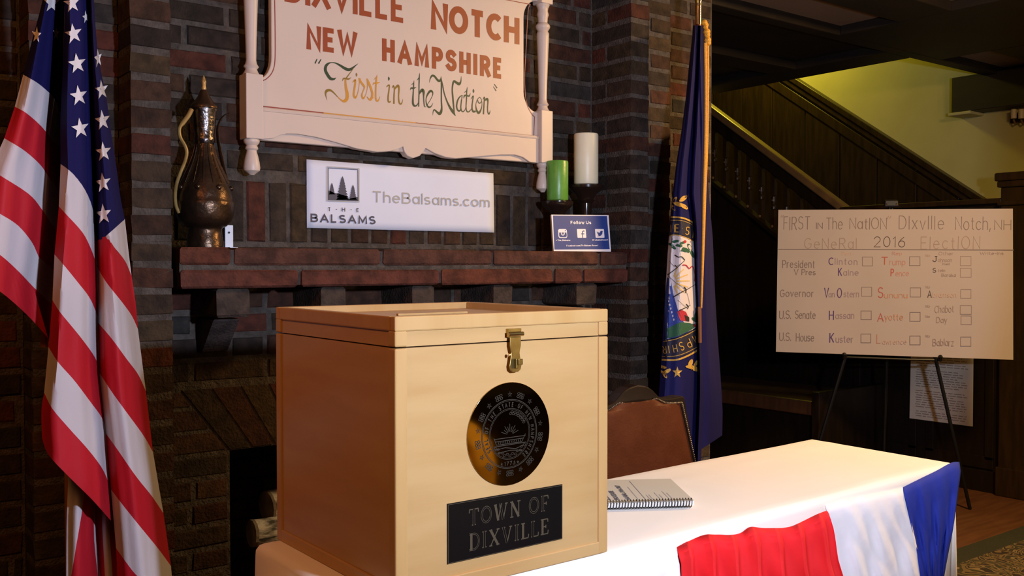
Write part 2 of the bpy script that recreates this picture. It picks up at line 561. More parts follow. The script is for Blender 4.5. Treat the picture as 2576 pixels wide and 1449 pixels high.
G = {
    'A': (.8, [[(0, 0), (.4, 1), (.8, 0)], [(.14, .32), (.66, .32)]]),
    'B': (.66, [[(.38, .52)]+[(0, .52)], [(0, 0), (0, 1), (.36, 1)]+arc(.36, .76, .24, .24, 90, -90)[1:]+arc(.38, .26, .28, .26, 90, -90)+[(0, 0)]]),
    'C': (.74, [arc(.4, .5, .4, .5, 48, 312, 20)]),
    'D': (.7, [[(0, 0), (0, 1), (.28, 1)]+arc(.28, .5, .42, .5, 90, -90)[1:]+[(0, 0)]]),
    'E': (.58, [[(.58, 1), (0, 1), (0, 0), (.58, 0)], [(0, .52), (.5, .52)]]),
    'F': (.56, [[(.56, 1), (0, 1), (0, 0)], [(0, .52), (.46, .52)]]),
    'G': (.78, [arc(.4, .5, .4, .5, 48, 330, 20)+[(.76, .46), (.42, .46)]]),
    'H': (.68, [[(0, 0), (0, 1)], [(.68, 0), (.68, 1)], [(0, .52), (.68, .52)]]),
    'I': (.0, [[(0, 0), (0, 1)]]),
    'J': (.5, [[(.5, 1), (.5, .25)]+arc(.25, .25, .25, .25, 0, -180)[1:], [(.3, 1), (.68, 1)]]),
    'K': (.62, [[(0, 0), (0, 1)], [(.6, 1), (0, .4)], [(.2, .58), (.62, 0)]]),
    'L': (.54, [[(0, 1), (0, 0), (.54, 0)]]),
    'M': (.88, [[(0, 0), (0.04, 1), (.44, .15), (.84, 1), (.88, 0)]]),
    'N': (.68, [[(0, 0), (0, 1), (.68, 0), (.68, 1)]]),
    'O': (.82, [arc(.41, .5, .41, .5, 90, 450, 26)]),
    'P': (.6, [[(0, 0), (0, 1)], [(0, 1), (.34, 1)]+arc(.34, .73, .27, .27, 90, -90)[1:]+[(0, .46)]]),
    'R': (.64, [[(0, 0), (0, 1)], [(0, 1), (.34, 1)]+arc(.34, .74, .27, .26, 90, -90)[1:]+[(0, .48)], [(.3, .48), (.64, 0)]]),
    'S': (.62, [arc(.31, .755, .29, .245, 35, 270)+arc(.31, .255, .31, .255, 90, -150)[1:]]),
    'T': (.68, [[(0, 1), (.68, 1)], [(.34, 1), (.34, 0)]]),
    'U': (.68, [[(0, 1), (0, .32)]+arc(.34, .32, .34, .32, 180, 360)[1:]+[(.68, 1)]]),
    'V': (.76, [[(0, 1), (.38, 0), (.76, 1)]]),
    'W': (1.06, [[(0, 1), (.25, 0), (.53, .85), (.81, 0), (1.06, 1)]]),
    'X': (.7, [[(0, 0), (.7, 1)], [(0, 1), (.7, 0)]]),
    'Y': (.7, [[(0, 1), (.35, .48), (.7, 1)], [(.35, .48), (.35, 0)]]),
    'a': (.56, [arc(.28, .33, .27, .33, 90, 450, 18), [(.56, .68), (.56, 0)]]),
    'b': (.56, [arc(.28, .33, .27, .33, 90, 450, 18), [(0, 1), (0, 0)]]),
    'c': (.52, [arc(.29, .33, .29, .33, 45, 315)]),
    'd': (.56, [arc(.28, .33, .27, .33, 90, 450, 18), [(.56, 1), (.56, 0)]]),
    'e': (.58, [[(.02, .36), (.57, .36)], arc(.29, .33, .285, .33, 5, 315)]),
    'f': (.36, [arc(.35, .8, .19, .2, 75, 180)+[(.16, 0)], [(0, .66), (.36, .66)]]),
    'h': (.52, [[(0, 1), (0, 0)], [(0, .4)]+arc(.26, .4, .26, .27, 180, 0)[1:]+[(.52, 0)]]),
    'i': (.0, [[(0, .66), (0, 0)], [(0, .92), (0, .82)]]),
    'k': (.46, [[(0, 1), (0, 0)], [(.44, .66), (0, .26)], [(.15, .4), (.46, 0)]]),
    'l': (.0, [[(0, 1), (0, 0)]]),
    'm': (.86, [[(0, .66), (0, 0)], [(0, .42)]+arc(.215, .42, .215, .25, 180, 0)[1:]+[(.43, 0)], [(.43, .42)]+arc(.645, .42, .215, .25, 180, 0)[1:]+[(.86, 0)]]),
    'n': (.5, [[(0, .66), (0, 0)], [(0, .4)]+arc(.25, .4, .25, .27, 180, 0)[1:]+[(.5, 0)]]),
    'o': (.6, [arc(.3, .33, .3, .33, 90, 450, 18)]),
    'p': (.56, [arc(.28, .33, .27, .33, 90, 450, 18), [(0, .66), (0, -.3)]]),
    'r': (.32, [[(0, .66), (0, 0)], [(0, .36)]+arc(.26, .36, .26, .3, 180, 75)[1:]]),
    's': (.46, [arc(.23, .5, .21, .165, 35, 270)+arc(.23, .17, .23, .17, 90, -150)[1:]]),
    't': (.36, [[(.16, .9), (.16, .14)]+arc(.29, .14, .13, .14, 180, 290)[1:], [(0, .66), (.34, .66)]]),
    'u': (.5, [[(0, .66), (0, .25)]+arc(.25, .25, .25, .25, 180, 360)[1:]+[(.5, .66)], [(.5, .3), (.5, 0)]]),
    'v': (.5, [[(0, .66), (.25, 0), (.5, .66)]]),
    'w': (.76, [[(0, .66), (.19, 0), (.38, .6), (.57, 0), (.76, .66)]]),
    'x': (.48, [[(0, 0), (.48, .66)], [(0, .66), (.48, 0)]]),
    'y': (.5, [[(0, .66), (.26, 0)], [(.5, .66), (.14, -.3)]]),
    'z': (.46, [[(0, .66), (.46, .66), (0, 0), (.46, 0)]]),
    '0': (.6, [arc(.3, .5, .3, .5, 90, 450, 20)]),
    '1': (.2, [[(0, .8), (.18, 1), (.18, 0)]]),
    '2': (.58, [arc(.29, .72, .28, .28, 165, -30)+[(0, 0), (.6, 0)]]),
    '6': (.58, [[(.5, .97), (.2, .72)]+arc(.29, .3, .29, .3, 160, 520, 20)]),
    '7': (.56, [[(0, 1), (.56, 1), (.18, 0)]]),
    '.': (.02, [[(0, 0), (0, .09)]]),
    ',': (.08, [[(.08, .08), (0, -.16)]]),
    ':': (.02, [[(0, .05), (0, .15)], [(0, .5), (0, .6)]]),
    '-': (.3, [[(0, .36), (.3, .36)]]),
    '_': (.4, [[(0, -.1), (.4, -.1)]]),
    '/': (.3, [[(0, -.1), (.3, 1)]]),
    '@': (.8, [arc(.4, .4, .4, .45, -60, 250, 20), arc(.4, .4, .18, .2, 0, 360, 12)]),
    '\u00b7': (.04, [[(0, .44), (.05, .44)]]),
    '\u201c': (.25, [[(.08, 1.08), (0, .8)], [(.25, 1.08), (.17, .8)]]),
    '\u201d': (.25, [[(.08, 1.08), (0, .8)], [(.25, 1.08), (.17, .8)]]),
}


def ribbon(mb, pts, hw, fn, m):
    """flat stroke along 2D pts, half width hw (number or list), fn maps (a, b) to a point"""
    q = [pts[0]]
    h = [hw[0] if isinstance(hw, (list, tuple)) else hw]
    for i, p in enumerate(pts[1:], 1):
        if math.dist(p, q[-1]) > 1e-7:
            q.append(p)
            h.append(hw[i] if isinstance(hw, (list, tuple)) else hw)
    if len(q) < 2:
        return
    closed = len(q) > 4 and math.dist(q[0], q[-1]) < 1e-5
    Lp, Rp = [], []
    n = len(q)
    for i in range(n):
        if closed:
            a, b, c = q[(i-1) % (n-1)], q[i], q[(i+1) % (n-1)] if i < n-1 else q[1]
        else:
            a, b, c = q[max(i-1, 0)], q[i], q[min(i+1, n-1)]
        d1 = Vector((b[0]-a[0], b[1]-a[1]))
        d2 = Vector((c[0]-b[0], c[1]-b[1]))
        if d1.length < 1e-9:
            d1 = d2
        if d2.length < 1e-9:
            d2 = d1
        d1.normalize()
        d2.normalize()
        n1 = Vector((-d1.y, d1.x))
        n2 = Vector((-d2.y, d2.x))
        mi = n1+n2
        if mi.length < 1e-4:
            mi = n1.copy()
        mi.normalize()
        k = min(1.9, 1/max(0.3, mi.dot(n1)))
        Lp.append((b[0]+mi.x*h[i]*k, b[1]+mi.y*h[i]*k))
        Rp.append((b[0]-mi.x*h[i]*k, b[1]-mi.y*h[i]*k))
    mb.k = (getattr(mb, 'k', 0)+1) % 12
    a_, b_ = fn(*Lp[0]), fn(*Rp[0])
    mid = fn(*Lp[n//2])
    g_ = (Vector(a_)-Vector(b_))
    nr = g_.cross(Vector(fn(Lp[0][0]+.01, Lp[0][1]))-Vector(a_)) if abs(g_.normalized().dot((Vector(fn(Lp[0][0]+.01, Lp[0][1]))-Vector(a_)).normalized())) < .9 else g_.cross(Vector(fn(Lp[0][0], Lp[0][1]+.01))-Vector(a_))
    if nr.length > 1e-12:
        nr.normalize()
        if nr.dot(EYE-Vector(a_)) < 0:
            nr = -nr
    off = nr*(mb.k*.00004)
    i0 = mb.add([Vector(fn(*p))+off for p in Lp]+[Vector(fn(*p))+off for p in Rp])
    for i in range(n-1):
        mb.face((i0+n+i, i0+n+i+1, i0+i+1, i0+i), m)


def layout(s, gap=0.22, space=0.5):
    x, out = 0.0, []
    for ch in s:
        if ch == ' ':
            x += space
            continue
        w, st = G[ch]
        out.append((x, st))
        x += w+gap
    return out, max(x-gap, 0.01)


def text2d(mb, s, fn, a0, b0, width, cap, hw, m, gap=0.22, jit=0.0, inset=True):
    gl, W = layout(s, gap)
    off = hw if inset else 0
    sx = (width-2*off)/W if width else cap
    for x, st in gl:
        jy = RNG.uniform(-jit, jit)*cap
        sl = RNG.uniform(-jit, jit)*0.6
        for line in st:
            pts = [(a0+off+(x+p[0]+sl*p[1])*sx, b0+off+jy+p[1]*(cap-2*off)) for p in line]
            if inset and math.dist(pts[0], pts[-1]) > 1e-6:
                for e0, e1 in ((0, 1), (-1, -2)):
                    dx, dy = pts[e0][0]-pts[e1][0], pts[e0][1]-pts[e1][1]
                    L_ = math.hypot(dx, dy) or 1
                    if abs(dy) > abs(dx):
                        pts[e0] = (pts[e0][0]+dx/L_*hw*.96, pts[e0][1]+dy/L_*hw*.96)
            ribbon(mb, pts, hw, fn, m)


def word(mb, s, p0, p1, cap_px, pl, th_px, m, gap=0.22, jit=0.0, inset=True):
    a0, b0 = pl.px(*p0)
    a1, b1 = pl.px(*p1)
    _, bc = pl.px(p0[0], p0[1]-cap_px)
    ax, _ = pl.px(p0[0]+th_px, p0[1])
    cap = bc-b0
    L = a1-a0
    sl = (b1-b0)/L
    text2d(mb, s, lambda a, b: pl.p(a, b+(a-a0)*sl), a0, b0, L, cap, abs(ax-a0)/2, m, gap, jit, inset)


# ------------------------------------------------------------------ brickwork
CRS, Z0 = 0.065, 1.274          # course height, level of one bed joint
TONES = [(.075, .036, .026), (.092, .036, .026), (.060, .042, .038), (.075, .048, .030), (.050, .034, .032), (.090, .045, .032), (.060, .038, .026), (.055, .038, .032), (.066, .040, .030), (.115, .035, .026), (.046, .040, .044)]


def tone():
    t = RNG.choice(TONES)
    k = RNG.uniform(.8, 1.2)
    return (t[0]*k, t[1]*k*.96, t[2]*k*.78)


def brick(mb, O, U, V, N, u0, u1, v0, v1, depth, t=None):
    """one rounded brick; front plane through O, facing N"""
    t = t or tone()
    j = lambda a=.0018: RNG.uniform(-a, a)
    d = RNG.uniform(.0005, .0035)
    c = .0045
    P = lambda u, v, n: O+U*(u+j())+V*(v+j())+N*(n+j(.0008))
    back = [P(u0, v0, -depth), P(u1, v0, -depth), P(u1, v1, -depth), P(u0, v1, -depth)]
    mid = [P(u0, v0, d-c), P(u1, v0, d-c), P(u1, v1, d-c), P(u0, v1, d-c)]
    fr = [P(u0+c, v0+c, d), P(u1-c, v0+c, d), P(u1-c, v1-c, d), P(u0+c, v1-c, d)]
    i = mb.add(back+mid+fr)
    for a in (0, 4):
        for k in range(4):
            l = (k+1) % 4
            mb.face((i+a+k, i+a+l, i+a+4+l, i+a+4+k), 'brick', t)
    mb.face((i+8, i+9, i+10, i+11), 'brick', t)


def courses(z0, z1):
    k0 = math.floor((z0-Z0)/CRS)
    out = []
    k = k0
    while Z0+k*CRS < z1-0.012:
        a, b = max(z0, Z0+k*CRS), min(z1, Z0+(k+1)*CRS)
        if b-a > .02:
            out.append((k, a+.0065, b-.0065))
        k += 1
    return out


def running(mb, O, U, N, w, z0, z1, depth=.03, L=.214, hole=None, mortar=True):
    O = Vector(O)
    U = Vector(U)
    N = Vector(N)
    V = Vector((0, 0, 1))
    for k, a, b in courses(z0, z1):
        x = -(L/2 if k % 2 else 0)+RNG.uniform(-.012, .012)
        while x < w-.01:
            l = L*RNG.choice((1, 1, 1, 1, 1, 1, .5)) + RNG.uniform(-.006, .006)
            u0, u1 = max(0, x)+.006, min(w, x+l)-.006
            if u1-u0 > .02 and not (hole and hole(u0, u1, a, b)):
                brick(mb, Vector((O.x, O.y, 0)), U, V, N, u0, u1, a, b, depth)
            x += l


# ------------------------------------------------------------------ room shell
m = MB()
m.box(-4, 9, -5, 8, -.06, 0, 'floor_wood')
structure(m.build('floor'))

YB, YP, Y2, Y3 = 2.608, 2.41, 2.51, 2.61
XL, XR = 0.782, 2.354            # recess
FX0, FX1, FZ = 1.0, 2.14, 0.757   # fire opening
SOL0, SOL1 = 1.333, 1.515         # soldier course
V3 = Vector((0, 0, 1))

m = MB()
# mortar ground, with the fire opening left free
for (x0, x1, z0, z1) in ((XL, FX0, 0, FZ), (FX1, XR, 0, FZ), (XL, XR, FZ, 3.0)):
    m.box(x0, x1, YB+.0015, YB+.12, z0, z1, 'mortar')
running(m, (XL, YB, 0), (1, 0, 0), (0, -1, 0), XR-XL, SOL1+.002, 2.9)
x = XL
while x < XR-.02:
    w = .0672+RNG.uniform(-.003, .003)
    brick(m, Vector((0, YB, 0)), Vector((1, 0, 0)), V3, Vector((0, -1, 0)), x+.005, min(XR, x+w)-.005, SOL0+.006, SOL1-.006, .03)
    x += w
running(m, (XL, YB, 0), (1, 0, 0), (0, -1, 0), XR-XL, .94, SOL0)
# jack arch of leaning bricks over the fire
xc = (FX0+FX1)/2
xa0, xa1 = FX0-.03, FX1+.03
n = 17
for i in range(n):
    def xx(t, z):
        b = xa0+.03+(xa1-xa0-.06)*t
        return b+(b-xc)*.24*(z-FZ)/.18
    t0, t1 = i/n, (i+1)/n
    g = .004
    tn = tone()
    z0, z1 = FZ+.004, .934
    pts = [(xx(t0, z0)+g, z0), (xx(t1, z0)-g, z0), (xx(t1, z1)-g, z1), (xx(t0, z1)+g, z1)]
    m.prism([(p[0], YB-.002, p[1]) for p in pts], (0, -1, 0), .1, 'brick')
    for k in range(1, 7):
        m.c[-k] = tn
running(m, (XL, YB, 0), (1, 0, 0), (0, -1, 0), FX0-XL, 0, FZ)
running(m, (FX1, YB, 0), (1, 0, 0), (0, -1, 0), XR-FX1, 0, FZ)
for k, a, b in courses(FZ, .934):
    e0, e1 = xa0+.03+(xa0+.03-xc)*.24*(a-FZ)/.18, xa0+.03+(xa0+.03-xc)*.24*(b-FZ)/.18
    for sgn in (0, 1):
        x0, xa_, xb_ = (XL, e0, e1) if not sgn else (XR, 2*xc-e0, 2*xc-e1)
        tn = tone()
        q = [(x0, a), (xa_, a), (xb_, b), (x0, b)]
        if sgn:
            q = q[::-1]
        g_ = .006 if not sgn else -.006
        m.prism([(x+(g_ if x == x0 else -g_), YB-.002, z) for x, z in q], (0, -1, 0), .1, 'brick')
        for kk in range(1, 7):
            m.c[-kk] = tn
structure(m.build('wall_back'))
m = MB()
m.box(FX0-.1, FX0, YB+.12, YB+.55, 0, FZ+.1, 'soot_brick')
m.box(FX1, FX1+.1, YB+.12, YB+.55, 0, FZ+.1, 'soot_brick')
m.box(FX0-.1, FX1+.1, YB+.55, YB+.65, 0, FZ+.1, 'soot_brick')
m.box(FX0-.1, FX1+.1, YB+.12, YB+.65, FZ+.02, FZ+.12, 'soot_brick')
for k in range(11):
    z = .01+k*.068
    x = FX0-(.1 if k % 2 else 0)
    while x < FX1:
        a, b = max(x, FX0)+.005, min(x+.2, FX1)-.005
        if b-a > .02:
            m.box(a, b, YB+.542, YB+.56, z, z+.058, 'soot_brick')
        x += .21
    for y in (0, .21):
        y0 = YB+.125+y-(.05 if k % 2 else 0)
        for xs in (FX0, FX1):
            m.box(xs-.006, xs+.006, max(YB+.121, y0), min(YB+.54, y0+.2), z, z+.058, 'soot_brick')
structure(m.build('wall_hearth'))


def pilaster(mb, x0, x1, y0, y1, z0=0, z1=2.9, split=False):
    for k, a, b in courses(z0, z1):
        ys = [(y0, y1)]
        if split and k % 2:
            ym = (y0+y1)/2
            ys = [(y0, ym-.006), (ym+.006, y1)]
        xs = [(x0, x1)]
        if x1-x0 > .16 and k % 2:
            xm = (x0+x1)/2
            xs = [(x0, xm-.006), (xm+.006, x1)]
        for ya, yb in ys:
            for xa, xb in xs:
                t = tone()
                j = lambda: RNG.uniform(-.0022, .0022)
                c = .004
                base = [(xa, ya), (xb, ya), (xb, yb), (xa, yb)]
                sg = [(1, 1), (-1, 1), (-1, -1), (1, -1)]
                rows = []
                for z, ins in ((a, c), (a+c, 0), (b-c, 0), (b, c)):
                    rows.append(mb.add([(p[0]+s_[0]*ins+j(), p[1]+s_[1]*ins+j(), z+j()*.6) for p, s_ in zip(base, sg)]))
                for r0, r1 in zip(rows, rows[1:]):
                    for q in range(4):
                        mb.face((r0+q, r0+(q+1) % 4, r1+(q+1) % 4, r1+q), 'brick', t)
                mb.face([rows[0]+q for q in (3, 2, 1, 0)], 'brick', t)
                mb.face([rows[-1]+q for q in range(4)], 'brick', t)
    mb.box(x0+.002, x1-.002, y0+.002, y1-.002, z0, z1, 'mortar')


m = MB()
pilaster(m, .685, XL, YP, YB+.05, split=True)
pilaster(m, .482, .685, Y2, YB+.1)
m.box(-2.2, .482, Y3+.0015, Y3+.12, 0, 2.9, 'mortar')
running(m, (-2.2, Y3, 0), (1, 0, 0), (0, -1, 0), 2.682, 0, 2.9)
structure(m.build('wall_left'))
m = MB()
pilaster(m, XR, 2.441, YP, YB+.05, split=True)
pilaster(m, 2.441, 2.655, Y2, YB+.1)
m.box(2.655, 3.0, Y3+.0015, Y3+.5, 0, 2.9, 'mortar')
running(m, (2.655, Y3, 0), (1, 0, 0), (0, -1, 0), .345, 0, 2.9)
structure(m.build('wall_right'))

# ceiling with plaster fields between dark beams; the stairwell is open
CZ = 2.55
m = MB()
m.box(-4, 9, -5, 3.06, CZ, CZ+.08, 'ceiling_plaster')
m.box(-4, 5.36, 3.06, 8, CZ, CZ+.08, 'beam_wood')
structure(m.build('ceiling'))


def beam(nm, *b):
    q = MB()
    q.box(*b, 'beam_wood')
    return structure(q.build(nm, bevel=.006))


beam('trim_1', -4, 9, 3.055, 3.14, 2.5, CZ+.3)          # along the brick wall and over the stairs
beam('trim_2', 4.53, 5.55, -5, 3.055, 2.5, CZ+.0)
beam('trim_3', 5.10, 5.36, 3.14, 8, 2.5, CZ+.3)
beam('trim_4', -4, 4.53, 2.44, 2.72, 2.5, CZ)
beam('trim_5', 5.55, 9, 2.50, 2.76, 2.5, CZ)
beam('trim_6', 3.1, 5.10, 3.75, 3.95, 2.5, CZ)
# dropped dark soffit at the right of the stairwell
q = MB()
s0 = atx(2420, 290, 6.38)
q.box(6.24, 6.42, 1.6, s0.y, s0.z, 2.52, 'beam_wood')
q.box(6.22, 6.42, s0.y-.14, s0.y+.012, s0.z-.02, s0.z, 'olive_plaster')
structure(q.build('trim_7', bevel=.004))

# far wall of the stairwell: plaster over a raking wainscot
X1, X2 = 5.4, 6.4
WA, WB = atx(2010, 198, X2), atx(2478, 498, X2)
sl = (WA.z-WB.z)/(WA.y-WB.y)
m = MB()
m.box(X2, X2+.1, .5, 8, 0, 4.6, 'olive_plaster')
m.box(X1, X2+.1, 7.6, 7.7, 0, 4.6, 'olive_plaster')
structure(m.build('wall_far'))
m = MB()
zl = lambda y: WB.z+(y-WB.y)*sl
y = 1.2
while y < 7.4:
    y1 = y+.31
    z0, z1 = zl(y)-.05, zl(y1)-.05
    m.hexa([(X2-.018, y+.004, 0), (X2+.02, y+.004, 0), (X2+.02, y1-.004, 0), (X2-.018, y1-.004, 0), (X2-.018, y+.004, max(.3, z0)), (X2+.02, y+.004, max(.3, z0)), (X2+.02, y1-.004, max(.3, z1)), (X2-.018, y1-.004, max(.3, z1))], 'stair_wood')
    y = y1
structure(m.build('trim_8', bevel=.004))
m = MB()
for dz, w, h in ((-.02, .075, .04), (-.075, .05, .035), (-.16, .035, .07)):
    m.bar((X2-w/2, 1.2, zl(1.2)+dz), (X2-w/2, 7.4, zl(7.4)+dz), w, h, 'stair_wood')
structure(m.build('trim_9', bevel=.004))
# back side of the hall behind the brick mass
m = MB()
m.box(2.9, 3.0, 3.1, 7.7, 0, 2.6, 'panel_wood')
m.box(2.9, X1, 7.0, 7.1, 0, 2.6, 'panel_wood')
structure(m.build('wall_hall'))
# --------------------------------------------------------------- OBJECTS

# mantel shelf of long bricks carried on brick corbels
def rbox(mb, x0, x1, y0, y1, z0, z1, t=None, y0b=None):
    t = t or tone()
    j = lambda: RNG.uniform(-.0018, .0018)
    c = .006
    base = [(x0, y0), (x1, y0), (x1, y1), (x0, y1)]
    sg = [(1, 1), (-1, 1), (-1, -1), (1, -1)]
    rows = []
    for z, ins, f in ((z0, c, 0), (z0+c, 0, 0.08), (z1-c, 0, .92), (z1, c, 1)):
        row = []
        for k, (p, s_) in enumerate(zip(base, sg)):
            yy = p[1]
            if y0b is not None and k < 2:
                yy = y0b+(p[1]-y0b)*f
            row.append((p[0]+s_[0]*ins+j(), yy+s_[1]*ins+j(), z+j()*.5))
        rows.append(mb.add(row))
    for a, b in zip(rows, rows[1:]):
        for q in range(4):
            mb.face((a+q, a+(q+1) % 4, b+(q+1) % 4, b+q), 'brick', t)
    mb.face([rows[0]+q for q in (3, 2, 1, 0)], 'brick', t)
    mb.face([rows[-1]+q for q in range(4)], 'brick', t)


MZ0, MZM, MZ1, MY = 1.214, 1.2665, 1.318, 2.405
mantel = thing('mantel_shelf', 'long dark red brick mantel shelf built between the two brick piers above the fireplace', 'mantel', (1.567, 2.5, MZ0))
RED = [(.150, .046, .030), (.125, .050, .034), (.170, .050, .028), (.110, .050, .038), (.140, .055, .036)]
for nm, zz, joints in (('brick_course', (MZM+.006, MZ1), (587, 962, 1241, 1510)), ('brick_course', (MZ0, MZM-.006), (755, 1108, 1395, 1468))):
    m = MB()
    xs = [.795]+[at(j, 650, MY).x for j in joints]+[2.342]
    for a, b in zip(xs, xs[1:]):
        rbox(m, a+.006, b-.006, MY+RNG.uniform(0, .003), YB+.0, zz[0], zz[1], RNG.choice(RED))
    if zz[0] > MZM:
        m.box(.80, 2.337, MY+.009, YB+.004, MZ0+.006, MZ1-.006, 'mortar')
    m.build(nm, mantel)
for a, b in ((.897, .987), (1.191, 1.266), (1.483, 1.559), (1.778, 1.849), (2.122, 2.209)):
    m = MB()
    rbox(m, a, b, 2.425, YB+.004, 1.138, MZ0-.002, (.085, .06, .048))
    rbox(m, a+.012, b-.006, 2.475, YB+.004, 1.034, 1.132, (.062, .046, .044), y0b=2.575)
    m.build('corbel', mantel)

# fireplace grate with split birch logs
g = thing('fire_grate', 'black iron fire grate with upright bars standing inside the brick fireplace', 'grate', (1.22, YB+.28, 0))
m = MB()
for yy in (YB+.14, YB+.40):
    m.bar((1.02, yy, .16), (1.95, yy, .16), .022, .022, 'iron')
for xx_ in (1.06, 1.9):
    for yy in (YB+.14, YB+.40):
        m.bar((xx_, yy, 0), (xx_, yy, .16), .022, .022, 'iron')
m.build('grate_frame', g)
for xx_ in (1.08, 1.24, 1.40, 1.56, 1.72, 1.88):
    m = MB()
    m.tube([(xx_, YB+.42, .17), (xx_, YB+.13, .17), (xx_, YB+.10, .20), (xx_, YB+.095, .31)], .011, 'iron', 8)
    m.build('bar', g)


def log(px, py, Y, dx, dy, dz, r, label):
    c = at(px, py, Y)
    t = thing('birch_log', label, 'log', c, 'birch logs in the fireplace')
    d = Vector((dx, dy, dz))
    m = MB()
    pts = [c+d*(k/6)+Vector((0, 0, RNG.uniform(-.004, .004))) for k in range(7)]
    m.tube(pts, [r*RNG.uniform(.93, 1.05) for _ in pts], 'birch_bark', 14, cap=False)
    m.build('bark', t, smooth=True)
    for q, s_ in ((pts[0], -1), (pts[-1], 1)):
        m = MB()
        dn = d.normalized()
        m.tube([q-dn*.006*s_, q+dn*.003*s_], r*.97, 'log_end', 14)
        m.build('cut_end', t)


log(672, 1272, YB+.20, .55, .05, .02, .05, 'upper birch log in the fireplace, cut end beside the wooden box')
log(634, 1345, YB+.13, .50, .0, -.01, .042, 'lower birch log with pale bark just above the tablecloth corner')

# ------------------------------------------------------------- table under its cloth
TX0, TX1, TY0, TY1, TZ = .730, 2.455, 1.292, 1.720, .742
sh = lambda x: .027*max(0.0, x-1.2)          # the table stands very slightly askew to the wall
t = thing('folding_table', 'long narrow folding table hidden under the white tablecloth', 'table', (1.57, 1.51, 0))
m = MB()
m.hexa([(x, y+sh(x), z) for z in (TZ-.03, TZ-.002) for x, y in ((TX0+.004, TY0+.004), (TX1-.004, TY0+.004), (TX1-.004, TY1-.004), (TX0+.004, TY1-.004))], 'page_edge')
m.build('tabletop', t, bevel=.004)
for xx_ in (TX0+.16, TX1-.16):
    for yy in (TY0+.06, TY1-.06):
        m = MB()
        m.tube([(xx_, yy+sh(xx_), 0), (xx_, yy+sh(xx_), TZ-.03)], .013, 'iron', 10)
        m.build('leg', t)
    m = MB()
    m.tube([(xx_, TY0+.06+sh(xx_), .14), (xx_, TY1-.06+sh(xx_), .14)], .009, 'iron', 8)
    m.build('stretcher', t)

# cloth: one sheet, top and four drops
CT = .75


def cloth_profile(dist, drop, r=.016):
    """outward, height for a length run over a rounded edge"""
    q = r*pi/2
    if dist <= 0:
        return 0, CT
    if dist < q:
        a = dist/r
        return r*sin(a), CT-r*(1-cos(a))
    return r, CT-r-(dist-q)


ex0, ex1, ey0, ey1 = .722, 2.460, 1.2885, 1.711
DROPF, DROPB, DROPE = .62, .17, .55
us = [-DROPE*(1-k/9) for k in range(9)]+[-.03, -.02, -.01]+[(ex1-ex0)*k/70 for k in range(71)]+[(ex1-ex0)+.01*k for k in (1, 2, 3)]+[(ex1-ex0)+.03+(DROPE-.03)*(k+1)/9 for k in range(9)]
vs = [-DROPF*(1-k/12) for k in range(12)]+[-.03, -.02, -.01]+[(ey1-ey0)*k/18 for k in range(19)]+[(ey1-ey0)+.01*k for k in (1, 2, 3)]+[(ey1-ey0)+.03+(DROPB-.03)*(k+1)/5 for k in range(5)]
P = []
for v in vs:
    row = []
    for u in us:
        du = -u if u < 0 else max(0, u-(ex1-ex0))
        dv = -v if v < 0 else max(0, v-(ey1-ey0))
        su = -1 if u < 0 else 1
        sv = -1 if v < 0 else 1
        bx = min(max(u, 0), ex1-ex0)+ex0
        by = min(max(v, 0), ey1-ey0)+ey0
        if du > 0 and dv > 0:
            # hanging corner: swing the extra cloth round the corner
            a = math.atan2(dv, du)
            dd = max(du, dv)
            o_, z = cloth_profile(dd, 1)
            fold = 1+.9*max(0, (CT-z)/.5)*sin(2*a)**2
            x_ = bx+su*o_*cos(a)*fold
            y_ = by+sv*o_*sin(a)*fold
        else:
            ou, zu = cloth_profile(du, 1)
            ov, zv = cloth_profile(dv, 1)
            z = min(zu, zv)
            hang = max(0, CT-.03-z)
            wv = .010*sin(bx*9.0+1)*hang/.3+.004*sin(bx*23)*hang/.3 if dv > 0 else 0
            wu = .010*sin(by*15)*hang/.3 if du > 0 else 0
            if u < 0:
                wu += .05*math.exp(-((by-1.57)/.085)**2)*min(1, hang/.03)
            x_, y_ = bx+su*(ou+wu), by+sv*(ov+wv)
        if du == 0 and dv == 0:
            z = CT+.0006*sin(bx*11+by*7)+.0018*math.exp(-((by-1.62-.03*sin(bx*3))/.006)**2)*(1 if bx > 1.3 else 0)
        row.append((x_, y_+sh(x_), z))
    P.append(row)
m = MB()
m.grid(P, 'cloth_white')
o = m.build('tablecloth', smooth=True, solid=.0012, angle=60)
tag(o, 'white tablecloth draped over the long table under the wooden box', 'tablecloth')

# ------------------------------------------------------------- bunting pinned along the front of the cloth
bt = thing('bunting', 'red, white and blue pleated bunting pinned along the front edge of the white tablecloth', 'bunting', (1.8, 1.265, .5))


def pleat(n, amp, ph=0.0, base=1.2710, wr=0.0, sharp=0.0, pin=0.0):
    def f(u, v):
        k = (u*n+ph) % 1
        w = abs(k-.5)*2
        if sharp:
            w = k/.88 if k < .88 else (1-k)/.12
        e = min(1, v/.10)
        if pin:
            q = min(1, u/pin)
            return base-.0012-q*(.008*e+amp*(w**1.3)*(.55*min(1, v/.03)+.45*v)+wr*(sin(u*17+v*9)+sin(u*31-v*13))*min(1, v*3))
        return base-.0012-.008*e-amp*(w**1.3)*(.55*min(1, v/.03)+.45*v)-wr*(sin(u*17+v*9)+sin(u*31-v*13))*min(1, v*3)
    return f


def bunt(name, top, bot, left, right, mt, dep, n=40, mm=16):
    m = MB()
    Gd = coons(top, bot, left, right, n, mm)
    def on_front(x, y, d):
        p = at(x, y, d)
        for _ in range(3):
            p = at(x, y, d+sh(p.x))
        return p
    m.grid([[on_front(x, y, dep(u, v)) for (x, y, u, v) in row] for row in Gd], mt)
    return m.build(name, bt, smooth=True, solid=.0012, angle=70)


